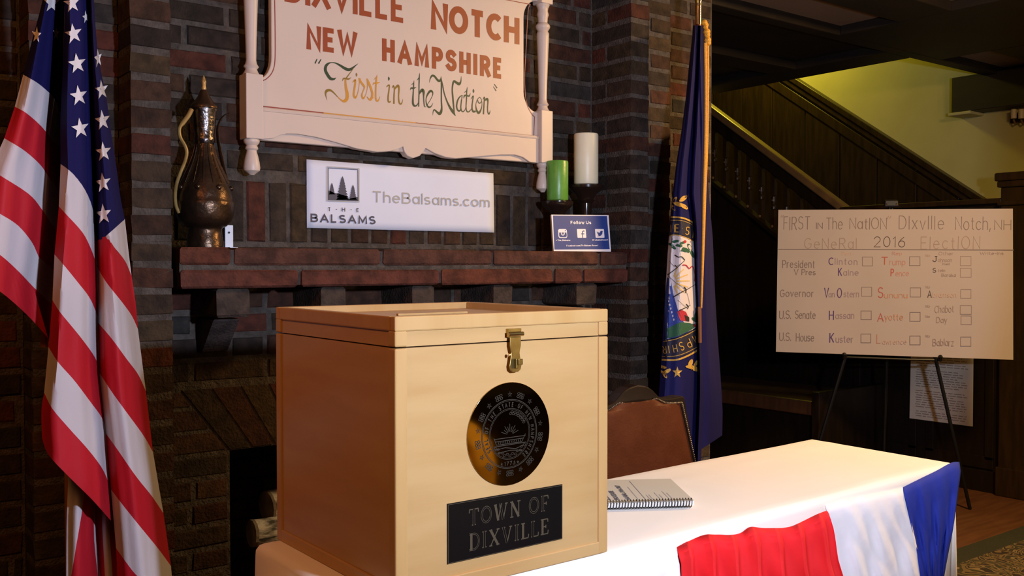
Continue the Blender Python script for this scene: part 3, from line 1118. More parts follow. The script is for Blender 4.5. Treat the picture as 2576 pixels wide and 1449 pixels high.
bunt('white_panel', [(1330, 1492), (1430, 1466), (1500, 1441), (1558, 1410), (1616, 1396), (1682, 1379), (1702, 1376)], [(1330, 1760), (1520, 1740), (1716, 1720)], [(1330, 1492), (1330, 1760)], [(1702, 1376), (1709, 1410), (1714, 1449), (1716, 1720)], 'bunting_white', pleat(5, .010, wr=.0028))
bunt('red_panel', [(1702, 1377), (1735, 1360), (1772, 1346), (1803, 1345), (1838, 1346), (1865, 1340), (1888, 1326), (1927, 1329), (1985, 1326), (2024, 1309), (2075, 1286), (2084, 1291)], [(1716, 1720), (1940, 1660), (2160, 1600)], [(1702, 1377), (1710, 1410), (1714, 1449), (1716, 1720)], [(2084, 1291), (2098, 1336), (2109, 1410), (2121, 1449), (2160, 1600)], 'bunting_red', pleat(7, .048, .35, sharp=1, wr=.0015), 120)
bunt('white_panel', [(2076, 1272), (2120, 1258), (2190, 1242), (2272, 1226)], [(2154, 1620), (2240, 1590), (2345, 1560)], [(2076, 1272), (2094, 1336), (2106, 1410), (2154, 1620)], [(2272, 1226), (2283, 1272), (2294, 1321), (2306, 1375), (2318, 1449), (2345, 1560)], 'bunting_white', pleat(3, .007, .3, wr=.0028, pin=.3))
bunt('blue_panel', [(2271, 1226), (2315, 1204), (2354, 1185), (2393, 1164), (2413, 1162)], [(2340, 1560), (2352, 1556), (2358, 1552)], [(2271, 1226), (2281, 1268), (2292, 1321), (2304, 1375), (2315, 1449), (2340, 1560)], [(2413, 1162), (2417, 1181), (2408, 1255), (2397, 1332), (2387, 1383), (2375, 1449), (2358, 1552)], 'bunting_blue', pleat(3, .008, .1, wr=.0025))

# ------------------------------------------------------------- ballot box
BX0, BX1, BY0, BY1, BZ0, BZ1, BS = .751, 1.194, 1.275+.004, 1.722, .7515, 1.193, 1.1445
box = thing('ballot_box', 'large pale maple ballot box with brass seal standing on the end of the white tablecloth', 'ballot box', ((BX0+BX1)/2, (BY0+BY1)/2, BZ0))
PW, IN = .0222, .0032


def crate(z0, z1, top_rail, bot_rail):
    m = MB()
    m.box(BX0+IN, BX1-IN, BY0+IN, BY1-IN, z0, z1, 'maple')
    return m


body = crate(BZ0+.001, BS-.001, 0, 1)
body_o = body.build('body', box)
for xx_ in (BX0, BX1-PW):
    for yy in (BY0, BY1-PW):
        m = MB()
        m.box(xx_, xx_+PW, yy, yy+PW, BZ0, BS-.0012, 'maple_post')
        m.build('corner_post', box, bevel=.0025)
m = MB()
z1 = BZ0+.0222
m.box(BX0+PW-.002, BX1-PW+.002, BY0, BY0+.02, BZ0, z1, 'maple')
m.box(BX0+PW-.002, BX1-PW+.002, BY1-.02, BY1, BZ0, z1, 'maple')
m.box(BX0, BX0+.02, BY0+PW-.002, BY1-PW+.002, BZ0, z1, 'maple')
m.box(BX1-.02, BX1, BY0+PW-.002, BY1-PW+.002, BZ0, z1, 'maple')
m.build('bottom_rail', box, bevel=.002)
# lid with recessed top and ballot slot
m = MB()
zr = 1.1695
w = .016
zt = BZ1-.013
for (a, b, c_, d) in ((BX0, BX1, BY0, BY0+w), (BX0, BX1, BY1-w, BY1), (BX0, BX0+w, BY0+w, BY1-w), (BX1-w, BX1, BY0+w, BY1-w)):
    m.box(a, b, c_, d, zr, BZ1, 'maple_post')
for xx_ in (BX0, BX1-PW):
    for yy in (BY0, BY1-PW):
        m.box(xx_, xx_+PW, yy, yy+PW, BS+.0012, zr+.001, 'maple_post')
lid = m.build('lid', box, bevel=.0025)
m = MB()
m.box(BX0+IN, BX1-IN, BY0+IN, BY0+.02, BS+.0012, zr, 'maple')
m.box(BX0+IN, BX1-IN, BY1-.02, BY1-IN, BS+.0012, zr, 'maple')
m.box(BX0+IN, BX0+.02, BY0+.02, BY1-.02, BS+.0012, zr, 'maple')
m.box(BX1-.02, BX1-IN, BY0+.02, BY1-.02, BS+.0012, zr, 'maple')
sy0, sy1, sx0, sx1 = 1.50, 1.514, .90, 1.045
for (a, b, c_, d) in ((BX0+w, BX1-w, BY0+w, sy0), (BX0+w, BX1-w, sy1, BY1-w), (BX0+w, sx0, sy0, sy1), (sx1, BX1-w, sy0, sy1)):
    m.box(a, b, c_, d, zt-.012, zt, 'maple')
m.build('lid_panel', lid)
m = MB()
m.box(sx0-.004, sx1+.004, sy1, sy1+.008, zt, zt+.004, 'maple_post')
m.build('slot_lip', lid, bevel=.001)

bp = Plane((0, BY0+IN, 0), (0, -1, 0))
# brass hasp
hx = (at(1275, 838, BY0).x+at(1308, 836, BY0).x)/2
hp = MB()
ztop, zbot = 1.152, 1.0935
pr = [(.0115, ztop), (.0115, 1.138), (.0085, 1.126), (.0105, 1.114), (.0125, 1.104), (.0110, 1.0975), (.0055, zbot)]
out = [(hx+a, BY0-.006, b) for a, b in pr]+[(hx-a, BY0-.006, b) for a, b in pr[::-1]]
hp.prism(out, (0, -1, 0), .002, 'brass_hasp')
hasp = hp.build('hasp', box, bevel=.0007)
m = MB()
m.tube([(hx-.0155, BY0-.006, 1.157), (hx+.0155, BY0-.006, 1.157)], .0038, 'brass_hasp', 12)
m.box(hx-.0135, hx+.0135, BY0-.004, BY0+.004, 1.152, 1.166, 'brass_hasp')
m.build('hinge', hasp)
m = MB()
m.box(hx-.001, hx+.008, BY0-.016, BY0-.002, 1.106, 1.116, 'brass_hasp')
m.box(hx-.003, hx+.002, BY0-.012, BY0-.002, 1.1, 1.116, 'brass_hasp')
m.build('staple', hasp, bevel=.001)
m = MB()
m.sphere((hx-.013, BY0-.006, 1.1225), .003, 'polished_brass', 8)
m.build('rivet', hasp)

# round brass seal, engraved
scx, scz, srad = .9715, .990, .0862
m = MB()
ring = [(scx+srad*cos(2*pi*k/72), BY0+IN-.0022, scz+srad*sin(2*pi*k/72)) for k in range(72)]
m.prism(ring, (0, -1, 0), .0022, 'seal_brass')
seal = m.build('seal_plaque', box, bevel=.0005)
sp = Plane((scx, BY0+IN-.0022, scz), (0, -1, 0), lift=.0003)
sfn = lambda a, b: sp.p(a, b)
m = MB()
for r_, h_ in ((.0575, .0006), (.0555, .0003), (.0425, .0004), (.0405, .0003)):
    ribbon(m, [(r_*cos(2*pi*k/64), r_*sin(2*pi*k/64)) for k in range(65)], h_, sfn, 'etch')


def ringtext(mb, s, r, cap, a0, step, th, fn, mt, sx=.62, clip=None):
    for i, ch in enumerate(s):
        if ch == ' ':
            continue
        a = radians(a0-step*i)
        w_, st = G[ch]
        for line in st:
            pts = []
            for p in line:
                rr = r+p[1]*cap
                tx = (p[0]-w_/2)*cap*sx
                pts.append((rr*cos(a)+tx*sin(a), rr*sin(a)-tx*cos(a)))
            ribbon(mb, pts, th, fn, mt)


ringtext(m, 'SEAL\u00b7OF\u00b7THE\u00b7STATE\u00b7OF\u00b7NEW\u00b7HAMPSHIRE', .0455, .0068, 211, 8.0, .0006, sfn, 'etch')


def star(mb, fn, x, y, r, mt, rot=90, inner=.4):
    pts = []
    for k in range(10):
        a = radians(rot+36*k)
        q = r if k % 2 == 0 else r*inner
        pts.append((x+q*cos(a), y+q*sin(a)))
    i = mb.add([fn(*p) for p in pts]+[fn(x, y)])
    for k in range(10):
        mb.face((i+k, i+(k+1) % 10, i+10), mt)


text2d(m, '1776', sfn, -.0115, -.0525, .023, .0068, .0006, 'etch', .4)
star(m, sfn, -.017, -.049, .003, 'etch')
star(m, sfn, .017, -.049, .003, 'etch')
for k in range(9):
    a = radians(90+40*k)
    ribbon(m, [(.066*cos(a)+.0045*cos(b), .066*sin(a)+.0045*sin(b)) for b in [2*pi*q/5*2+a for q in range(6)]], .0004, sfn, 'etch')
    for d in (-1, 0, 1):
        for e_ in (0, 1):
            b = a+radians(20+4.2*d)
            r_ = .0635+.005*e_
            ribbon(m, [(r_*cos(b)+.0026*cos(q*.9+b), r_*sin(b)+.0019*sin(q*.9+b)) for q in range(8)], .00045, sfn, 'etch')
for k in range(9):
    a = radians(20+17.5*k)
    ribbon(m, [(.006*cos(a), -.002+.006*sin(a)), ((.015 if k % 2 else .019)*cos(a), -.002+(.015 if k % 2 else .019)*sin(a))], .0005, sfn, 'etch')
for q in ([(-.033, -.004), (-.028, -.016), (.025, -.016), (.033, -.003)], [(-.033, -.006), (.033, -.006)], [(-.030, -.0105), (.029, -.010)], [(-.034, -.0185), (.034, -.0175)], [(-.031, -.024), (-.01, -.022), (.012, -.026), (.030, -.0215)], [(-.026, -.03), (0, -.0275), (.026, -.030)]):
    ribbon(m, q, .0006, sfn, 'etch')
for k in range(11):
    x_ = -.024+.0046*k
    ribbon(m, [(x_, -.0145), (x_+.001, -.0115)], .0007, sfn, 'etch')
for k in range(26):
    a = radians(30+120*k/25) if k < 13 else radians(215+110*(k-13)/12)
    r_ = .034+.003*(k % 2)
    ribbon(m, [(r_*cos(a)+.0028*cos(q), r_*sin(a)+.0018*sin(q)) for q in range(7)], .0004, sfn, 'etch')
m.build('engraving', seal)

# black name plate
q0, q1, q2, q3 = (.847, .891), (1.087, .8895), (1.087, .7935), (.847, .794)
m = MB()
m.prism([(a, BY0+IN-.0022, b) for a, b in (q3, q2, q1, q0)], (0, -1, 0), .0022, 'black_plate')
plate = m.build('name_plate', box, bevel=.0004)
np_ = Plane((0, BY0+IN-.0022, 0), (0, -1, 0), lift=.0003)
m = MB()
fn = lambda a, b: np_.p(a, b)
e_ = .0012
ribbon(m, [(.847+e_, .8905-e_), (1.087-e_, .889-e_), (1.087-e_, .7935+e_), (.847+e_, .794+e_), (.847+e_, .8905-e_)], .0004, fn, 'plate_letter')
# serif letters: (strokes, weight)
K, T_ = 1.0, .42
SER = {
    'T': (.72, [([(.36, 0), (.36, 1)], K), ([(0, .97), (.72, .97)], T_), ([(.02, .97), (0, .76)], T_), ([(.70, .97), (.72, .76)], T_), ([(.2, .03), (.52, .03)], T_)]),
    'O': (.84, [(arc(.42, .5, .36, .46, 90, 450, 24), .8)]),
    'W': (1.12, [([(.1, 1), (.34, 0)], K), ([(.34, 0), (.56, .95)], T_), ([(.5, 1), (.76, 0)], K), ([(.76, 0), (1.02, 1)], T_), ([(0, .97), (.24, .97)], T_), ([(.42, .97), (.66, .97)], T_), ([(.9, .97), (1.12, .97)], T_)]),
    'N': (.86, [([(.14, 0), (.14, 1)], T_), ([(.12, 1), (.72, 0)], K), ([(.72, 0), (.72, 1)], T_), ([(0, .97), (.22, .97)], T_), ([(.6, .97), (.86, .97)], T_), ([(.02, .03), (.28, .03)], T_)]),
    'F': (.62, [([(.15, 0), (.15, 1)], K), ([(0, .97), (.6, .97)], T_), ([(.59, .97), (.62, .76)], T_), ([(.15, .5), (.44, .5)], T_), ([(.44, .6), (.44, .4)], T_), ([(0, .03), (.32, .03)], T_)]),
    'D': (.8, [([(.15, 0), (.15, 1)], K), ([(0, .97), (.36, .97)]+arc(.36, .5, .38, .47, 90, -90)[1:]+[(0, .03)], .7)]),
    'I': (.34, [([(.17, 0), (.17, 1)], K), ([(0, .97), (.34, .97)], T_), ([(0, .03), (.34, .03)], T_)]),
    'X': (.82, [([(.1, 1), (.7, 0)], K), ([(.72, 1), (.1, 0)], T_), ([(0, .97), (.26, .97)], T_), ([(.58, .97), (.82, .97)], T_), ([(0, .03), (.24, .03)], T_), ([(.56, .03), (.82, .03)], T_)]),
    'V': (.82, [([(.1, 1), (.41, 0)], K), ([(.41, 0), (.72, 1)], T_), ([(0, .97), (.26, .97)], T_), ([(.58, .97), (.82, .97)], T_)]),
    'L': (.62, [([(.15, 0), (.15, 1)], K), ([(0, .97), (.32, .97)], T_), ([(0, .03), (.6, .03)], T_), ([(.59, .03), (.62, .26)], T_)]),
    'E': (.64, [([(.15, 0), (.15, 1)], K), ([(0, .97), (.6, .97)], T_), ([(.59, .97), (.6, .78)], T_), ([(.15, .5), (.44, .5)], T_), ([(.44, .6), (.44, .4)], T_), ([(0, .03), (.62, .03)], T_), ([(.61, .03), (.64, .26)], T_)]),
}


def serif(mb, s, a0, a1, b0, cap, gap=.2, space=.55):
    W = sum((SER[c][0]+gap) if c != ' ' else space for c in s)-gap
    sx = (a1-a0)/W
    x = 0
    for c in s:
        if c == ' ':
            x += space
            continue
        w_, st = SER[c]
        for pas, (dw, mt, l) in enumerate(((.0, 'plate_letter', 0), (.00085, 'black_plate', .00015))):
            for line, k in st:
                hw = .0023*k-dw
                if hw <= 0.0002:
                    continue
                ribbon(mb, [(a0+(x+p[0])*sx, b0+p[1]*cap) for p in line], hw, lambda a, b: np_.p(a, b, l), mt)
        x += w_+gap


tl, tr = at(1181, 1327, BY0), at(1379.5, 1275, BY0)
bl, br = at(1181, 1385, BY0), at(1379.5, 1344, BY0)
caph = at(1181, 1285, BY0).z-tl.z
ofx = at(660+1372/2.043, 1290, BY0).x
twx = at(660+1327/2.043, 1290, BY0).x
zt1, zt2 = (tl.z+at(1305, 1296, BY0).z)/2, (bl.z+br.z)/2
serif(m, 'TOWN', tl.x, twx, zt1, caph)
serif(m, 'OF', ofx, tr.x, zt1, caph)
serif(m, 'DIXVILLE', bl.x, br.x, zt2, caph)
m.build('lettering', plate)

# ------------------------------------------------------------- spiral bound manual
u_ = Vector((-.855, .519, 0))
v_ = Vector((.545, .838, 0))
p0 = atz(1747, 1275, .754)
mt_ = thing('spiral_manual', 'grey spiral bound manual lying on the white tablecloth beside the box', 'manual', (p0.x, p0.y, .7515))
Lm, Wm, Hm = .28, .216, .012


def mp_(a, b, z):
    q = p0+u_*a+v_*b
    return Vector((q.x, q.y, .7552+z))


m = MB()
m.hexa([mp_(0, .006, 0), mp_(Lm, .006, 0), mp_(Lm, Wm, 0), mp_(0, Wm, 0), mp_(0, .006, Hm-.001), mp_(Lm, .006, Hm-.001), mp_(Lm, Wm, Hm-.001), mp_(0, Wm, Hm-.001)], 'page_edge')
m.build('pages', mt_)
m = MB()
m.hexa([mp_(0, .004, Hm-.001), mp_(Lm, .004, Hm-.001), mp_(Lm, Wm, Hm-.001), mp_(0, Wm, Hm-.001), mp_(0, .004, Hm), mp_(Lm, .004, Hm), mp_(Lm, Wm, Hm), mp_(0, Wm, Hm)], 'manual_cover')
cov = m.build('cover', mt_)
m = MB()
n = 43
pts = []
for i in range(n*10+1):
    a = 2*pi*i/10
    pts.append(mp_(.004+(Lm-.008)*i/(n*10), .004+.0105*cos(a), Hm/2+.0012+.0095*sin(a)))
m.tube(pts, .0010, 'spiral_black', 5)
m.build('spiral_binding', mt_, smooth=True, angle=80)
m = MB()
# text on the cover runs away from the spiral, lines stacked towards the near end
cfn = lambda a, b: mp_(.0+b, .018+a, Hm+.0003)
for s_, pos, a0, wdt, cap, th in (('NEW HAMPSHIRE', .204, .006, .135, .013, .0015), ('ELECTION', .178, .006, .075, .011, .0014), ('PROCEDURE', .158, .006, .085, .011, .0014), ('MANUAL: 2016-2017', .134, .004, .135, .011, .0014)):
    text2d(m, s_, cfn, a0, pos, wdt, cap, th, 'ink_slate', .3)
for pos, a0, wdt in ((.226, .0, .17), (.102, -.004, .185)):
    ribbon(m, [(a0, pos), (a0+wdt, pos)], .0007, cfn, 'ink_grey')
for pos, a0, wdt in ((.118, .004, .12), (.092, .004, .045), (.086, .004, .045), (.070, .004, .065), (.063, .004, .045), (.050, .004, .075), (.043, .004, .055)):
    for k in range(int(wdt/.006)):
        ribbon(m, [(a0+.006*k, pos), (a0+.006*k+.0045, pos)], .0009, cfn, 'ink_grey')
m.build('lettering', cov)

# ------------------------------------------------------------- chair behind the table
CY = 1.985
ch = thing('dining_chair', 'camel-backed chair with brown leather backrest and dark nailed frame behind the table', 'chair', (1.957, 1.75, 0))
cxm = 1.957


def half(pts):
    return [(at(x, y, CY).x-cxm, at(x, y, CY).z) for x, y in pts]


outer = half([(1603, 967), (1620, 971), (1637, 982), (1652, 998), (1676, 1001), (1714, 994), (1744, 1162)])
inner = half([(1609, 1013), (1625, 1007), (1640, 1002), (1652, 1007), (1668, 1013), (1705, 1012), (1739, 1162)])
inner = [(max(0, a), b) for a, b in inner]
outer[0] = (0, outer[0][1])
inner[0] = (0, inner[0][1])
outer.append((outer[-1][0]+.050, .45))
inner.append((inner[-1][0]+.044, .45))
inner = [(a, b) for a, b in inner]


def mirrored(h):
    h2 = catmull(h[:-2], 4)+[h[-2], h[-1]]
    return [(cxm+a, b) for a, b in h2], [(cxm-a, b) for a, b in h2]


ro, lo_ = mirrored(outer)
ri, li = mirrored(inner)
m = MB()
# frame band between the two outlines
for A, B in ((ro, ri), (lo_, li)):
    n = min(len(A), len(B))
    ra = resample(A, 40, False)
    rb = resample(B, 40, False)
    i = m.add([(a, CY-.012, b) for a, b in ra]+[(a, CY-.012, b) for a, b in rb]+[(a, CY+.030, b) for a, b in ra]+[(a, CY+.030, b) for a, b in rb])
    N_ = 41
    for k in range(40):
        m.face((i+k, i+k+1, i+N_+k+1, i+N_+k), 'chair_wood')
        m.face((i+2*N_+k, i+3*N_+k, i+3*N_+k+1, i+2*N_+k+1), 'chair_wood')
        m.face((i+k, i+2*N_+k, i+2*N_+k+1, i+k+1), 'chair_wood')
        m.face((i+N_+k, i+N_+k+1, i+3*N_+k+1, i+3*N_+k), 'chair_wood')
m.build('back_frame', ch, bevel=.004, smooth=False)
m = MB()
rr = resample(ri, 40, False)
ll = resample(li, 40, False)
P = []
for (a, b), (c_, d) in zip(ll, rr):
    row = []
    for k in range(17):
        t_ = k/16
        bul = .014*(1-(2*t_-1)**4)
        row.append((a+(c_-a)*t_, CY-.008-bul, b))
    P.append(row)
m.grid(P, 'leather')
P2 = [[(p[0], CY+.02, p[2]) for p in row] for row in P]
m.grid(P2, 'leather')
back = m.build('backrest', ch, smooth=True)
m = MB()
path = resample(ri[:-1], 64, False)
for a, b in path+[(2*cxm-a, b) for a, b in path[1:]]:
    m.sphere((a+(.004 if a > cxm else -.004), CY-.013, b), .0030, 'nail_metal', 5)
m.build('nail_trim', back, smooth=True)
m = MB()
m.box(cxm-.25, cxm+.25, 1.52, CY-.01, .40, .46, 'leather')
m.build('seat', ch, bevel=.02, segs=3)
for sx_ in (-1, 1):
    m = MB()
    m.bar((cxm+sx_*.225, 1.56, 0), (cxm+sx_*.225, 1.56, .40), .04, .04, 'chair_wood', up=(0, 1, 0))
    m.build('leg', ch, bevel=.004)
    m = MB()
    m.bar((cxm+sx_*.225, CY+.08, 0), (cxm+sx_*.235, CY+.005, .46), .04, .04, 'chair_wood', up=(0, 1, 0))
    m.build('leg', ch, bevel=.004)

# ------------------------------------------------------------- national flag on its stand at the left
SF = 2.0125
uf = thing('national_flag', 'red, white and blue flag with white stars hanging in folds at the left', 'flag', (.42, 2.05, 0))
c1 = lambda L: [(x/SF, y/SF) for x, y in L]
c2 = lambda L: [(x/1.9875, 720+y/1.9875) for x, y in L]
AL = [(113, -60), (107, 0), (80, 104), (59, 188), (37, 268), (11, 348), (-22, 430), (-36, 520), (-46, 615), (-52, 712)]
AR = [(153, -60), (149, 0), (144, 100), (137, 248), (124, 343), (119, 432), (112, 537), (97, 646), (84, 720), (88, 815), (121, 851)]
BL = [(165, -60), (163, 0), (159, 149), (152, 298), (152, 412), (148, 519), (137, 640), (132, 755), (122, 873), (111, 987), (103, 1040), (106, 1102)]
BR = [(222, -60), (225, 0), (229, 150), (233, 300), (238, 450), (243, 600), (246, 720), (246, 805), (248, 920), (257, 1010), (266, 1082), (274, 1216), (279, 1310)]
CL = BR[:-2]+[(274, 1180), (280, 1240), (287, 1323), (292, 1379), (298, 1500)]
CR = [(232, -60), (236, 0), (243, 100), (251, 164), (268, 248), (278, 323), (293, 422), (303, 497), (314, 552), (325, 646), (332, 720), (342, 770), (350, 836), (360, 886), (367, 992), (382, 1107), (402, 1208), (412, 1294), (428, 1409), (434, 1460), (442, 1540)]
dA = Drape(AL, AR, knots((0, 1.955), (.25, 1.93), (.7, 1.955), (1, 2.0)))
dF = Drape(AR, BL, knots((0, 2.0), (1, 2.06)))
dB = Drape(BL, BR, knots((0, 1.965), (.2, 1.915), (.6, 1.925), (.85, 1.955), (1, 2.0)))
dC = Drape(CL, CR, knots((0, 2.0), (.18, 1.955), (.45, 1.94), (.66, 1.97), (1, 2.16)))
m = MB()


def fold(dr, top, bot, left, right, mt, n=14, mm=5):
    m.grid([[dr.P(x, y) for (x, y, u, v) in row] for row in coons(top, bot, left, right, n, mm)], mt)


WR = ['flag_white', 'flag_red']
# left fold
rowsA = [c1([(118, 378), (190, 420), (250, 470), (275, 498)]), c1([(75, 540), (130, 570), (200, 630), (250, 688)]), c1([(22, 700), (120, 760), (200, 830), (240, 885)]),
         [(-24, 425), (0, 441), (75, 490), (112, 536)], [(-36, 520), (0, 538), (45, 567), (80, 609), (97, 646)], [(-46, 615), (0, 641), (45, 681), (84, 722)], [(-52, 700), (0, 733), (50, 775), (90, 815), (121, 851)]]
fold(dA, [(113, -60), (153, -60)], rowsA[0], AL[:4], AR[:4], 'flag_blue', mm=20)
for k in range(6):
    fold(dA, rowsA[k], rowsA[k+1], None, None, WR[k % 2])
# turned-in fold between left and middle
aR = [(137, 248), (124, 343), (119, 440), (112, 536), (97, 646), (84, 722), (121, 851)]
bF = [(150, 292), (151, 378), (147, 487), (138, 584), (130, 681), (123, 765), (122, 856)]
fold(dF, [(153, -60), (166, -60)], [aR[0], bF[0]], AR[:4], [(166, -60), (163, 0), (159, 149), (153, 292)], 'flag_blue', 6, 14)
for k in range(6):
    e = 6
    fold(dF, [aR[k], (bF[k][0]+e, bF[k][1])], [aR[k+1], (bF[k+1][0]+e, bF[k+1][1])], None, None, WR[k % 2], 6)
# middle fold
rowsB = [c1([(307, 829), (370, 880), (430, 960), (470, 1060), (489, 1208)]), c1([(298, 1045), (340, 1090), (420, 1180), (465, 1270), (490, 1345)]),
         [(137, 640), (164, 671), (194, 708), (226, 750), (246, 796)], [(132, 755), (151, 785), (201, 846), (236, 894), (248, 921)],
         [(122, 873), (146, 911), (186, 956), (226, 1009), (257, 1052), (266, 1082)], [(111, 987), (131, 1027), (176, 1080), (221, 1130), (257, 1178), (274, 1216)],
         [(106, 1102), (121, 1143), (174, 1200), (230, 1255), (279, 1310)]]
fold(dB, [(165, -60), (222, -60)], rowsB[0], BL[:5], BR[:6], 'flag_blue', 18, 26)
for k in range(6):
    lft = None
    if k == 5:
        lft = [(111, 987), (104, 1035), (106, 1102)]
    fold(dB, rowsB[k], rowsB[k+1], lft, None, WR[k % 2], 18)
# right fold: canton, then the rows that run down to the right edge
fold(dC, [(222, -60), (232, -60)], [(243, 607), (262, 597), (278, 583), (314, 551)], BR[:6]+[(243, 607)], CR[:9], 'flag_blue', 16, 26)
rowsC = [[(266, 594), (290, 573), (314, 551)], [(266, 595), (290, 625), (315, 657), (331, 694)], [(244, 671), (268, 711), (307, 760), (332, 795), (347, 828)],
         [(246, 811), (282, 853), (317, 901), (347, 941), (367, 984)], [(249, 936), (282, 987), (322, 1042), (362, 1097), (385, 1138)],
         [(266, 1090), (297, 1133), (342, 1198), (382, 1248), (411, 1291)], [(279, 1231), (307, 1268), (352, 1324), (397, 1379), (430, 1424)],
         [(292, 1379), (317, 1414), (345, 1449), (400, 1500), (440, 1536)], [(298, 1500), (340, 1560), (400, 1600), (445, 1630)]]
# white wedge beside the canton
fold(dC, [(266, 594), (290, 573), (314, 551)], [(266, 596), (290, 625), (315, 657), (331, 694)], [(266, 594), (266, 596)], [(314, 551), (325, 646), (331, 694)], 'flag_white', 12, 6)
fold(dC, [(243, 607), (266, 595), (290, 625), (315, 657), (331, 694)], rowsC[2], [(243, 607), (244, 671)], [(331, 694), (338, 740), (342, 770), (347, 828)], 'flag_red', 16, 6)
for k in range(2, 8):
    fold(dC, rowsC[k], rowsC[k+1], None, None, WR[k % 2], 16)
# lower tail seen behind the middle fold
dD = Drape([(174, 1100), (174, 1195), (168, 1300), (167, 1449), (166, 1600)], [(292, 1100), (292, 1300), (300, 1449), (310, 1600)], knots((0, 2.03), (.2, 2.0), (.45, 2.02), (.62, 2.07), (.8, 2.05), (1, 2.06)))
for L_, R_, mt in (([(174, 1160), (168, 1300), (167, 1449), (166, 1600)], [(222, 1160), (206, 1289), (194, 1359), (179, 1449), (150, 1600)], 'flag_white'),
                   ([(222, 1160), (206, 1289), (194, 1359), (179, 1449), (150, 1600)], [(236, 1200), (236, 1319), (238, 1374), (246, 1449), (255, 1600)], 'flag_red'),
                   ([(236, 1200), (236, 1319), (238, 1374), (246, 1449), (255, 1600)], [(238, 1200), (240, 1330), (243, 1374), (252, 1449), (263, 1600)], 'flag_white'),
                   ([(238, 1200), (240, 1330), (243, 1374), (252, 1449), (263, 1600)], [(258, 1200), (257, 1319), (260, 1374), (264, 1449), (275, 1600)], 'flag_red'),
                   ([(258, 1200), (257, 1319), (260, 1374), (264, 1449), (275, 1600)], [(274, 1200), (275, 1319), (278, 1374), (283, 1449), (290, 1600)], 'flag_white'),
                   ([(274, 1200), (275, 1319), (278, 1374), (283, 1449), (290, 1600)], [(292, 1200), (292, 1319), (296, 1374), (300, 1449), (310, 1600)], 'flag_red')):
    fold(dD, [L_[0], R_[0]], [L_[-1], R_[-1]], L_, R_, mt, 6, 10)
# stars
for dr, x, y, rx, ry, rot in ((dA, 130, 8, 21, 26, 2), (dB, 181, 8, 22, 26, -8), (dB, 185, 85, 23, 27, -10), (dB, 194, 160, 24, 27, -8), (dB, 198, 241, 23, 27, -8), (dB, 202, 323, 23, 27, -8), (dB, 174, -66, 22, 26, -8),
                              (dC, 256, 226, 17, 26, -8), (dC, 258, 303, 20, 27, -8), (dC, 260, 382, 21, 26, -6), (dC, 259, 460, 21, 26, -8), (dC, 260, 539, 21, 27, -6), (dC, 247, 147, 10, 25, -10), (dB, 216, 43, 9, 17, -10), (dA, 92, 88, 12, 22, 5), (dA, 141, 84, 8, 19, 5)):
    pts = []
    for k in range(10):
        a = radians(90+rot*-1+36*k)
        q = 1 if k % 2 == 0 else .40
        pts.append((x+q*rx*cos(a), y-q*ry*sin(a)))
    for k in range(10):
        p, q = pts[k], pts[(k+1) % 10]
        N_ = 5
        idx = {}
        for i_ in range(N_+1):
            for j_ in range(N_+1-i_):
                l_ = (i_/N_, j_/N_)
                idx[i_, j_] = m.add([dr.P(x+(p[0]-x)*l_[0]+(q[0]-x)*l_[1], y+(p[1]-y)*l_[0]+(q[1]-y)*l_[1], .0035)])
        for i_ in range(N_):
            for j_ in range(N_-i_):
                m.face((idx[i_, j_], idx[i_+1, j_], idx[i_, j_+1]), 'star_white')
                if i_+j_ < N_-1:
                    m.face((idx[i_+1, j_], idx[i_+1, j_+1], idx[i_, j_+1]), 'star_white')
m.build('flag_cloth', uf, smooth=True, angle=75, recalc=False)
m = MB()
pc = at(190, 700, 2.03)
m.tube([(pc.x, 2.085, .03), (pc.x, 2.085, 2.45)], .0125, 'pole_wood', 12)
m.build('pole', uf, smooth=True)
m = MB()
m.lathe([(.13, 0), (.13, .015), (.11, .035), (.04, .05), (.025, .10), (.018, .16)], (pc.x, 2.085, 0), 'polished_brass', 28)
m.build('stand_base', uf, smooth=True)
m = MB()
tp = at(111, 845, 2.06)
m.tube([tp+Vector((0, 0, .03)), tp, tp-Vector((0, 0, .022))], [.002, .006, .007], 'orange_cloth', 8)
m.build('tassel', uf)

# ------------------------------------------------------------- state flag by the right pier
nf = thing('state_flag', 'dark blue flag with round seal and gold cord by the right brick pier', 'flag', (2.66, 2.26, 0))
E0 = [(1743, 66), (1741, 94), (1733, 164), (1726, 238), (1713, 338), (1701, 412), (1691, 497), (1684, 566), (1679, 636), (1674, 720), (1666, 871), (1661, 946), (1657, 1000), (1652, 1100), (1648, 1200)]
E1 = [(1757, 66), (1756, 94), (1753, 164), (1748, 238), (1741, 338), (1734, 412), (1731, 489), (1743, 557), (1748, 632), (1751, 711), (1755, 783), (1757, 866), (1758, 927), (1756, 1000), (1752, 1100), (1750, 1200)]
E2 = [(1772, 66), (1773, 94), (1774, 164), (1775, 238), (1775, 338), (1773, 412), (1771, 489), (1768, 600), (1764, 700), (1764, 783), (1764, 866), (1768, 950), (1770, 1000), (1766, 1100), (1762, 1200)]
E3 = [(1773, 66), (1774, 94), (1775, 164), (1776, 300), (1779, 420), (1784, 497), (1793, 596), (1798, 720), (1802, 795), (1807, 871), (1812, 936), (1818, 1032), (1817, 1095)]
d1 = Drape(E0, E1, knots((0, 2.29), (.15, 2.255), (.5, 2.225), (.8, 2.24), (1, 2.285)))
d2 = Drape(E1, E2, knots((0, 2.285), (.35, 2.24), (.7, 2.25), (1, 2.30)))
d3 = Drape(E2, E3, knots((0, 2.31), (.3, 2.315), (.6, 2.36), (1, 2.47)))
m = MB()


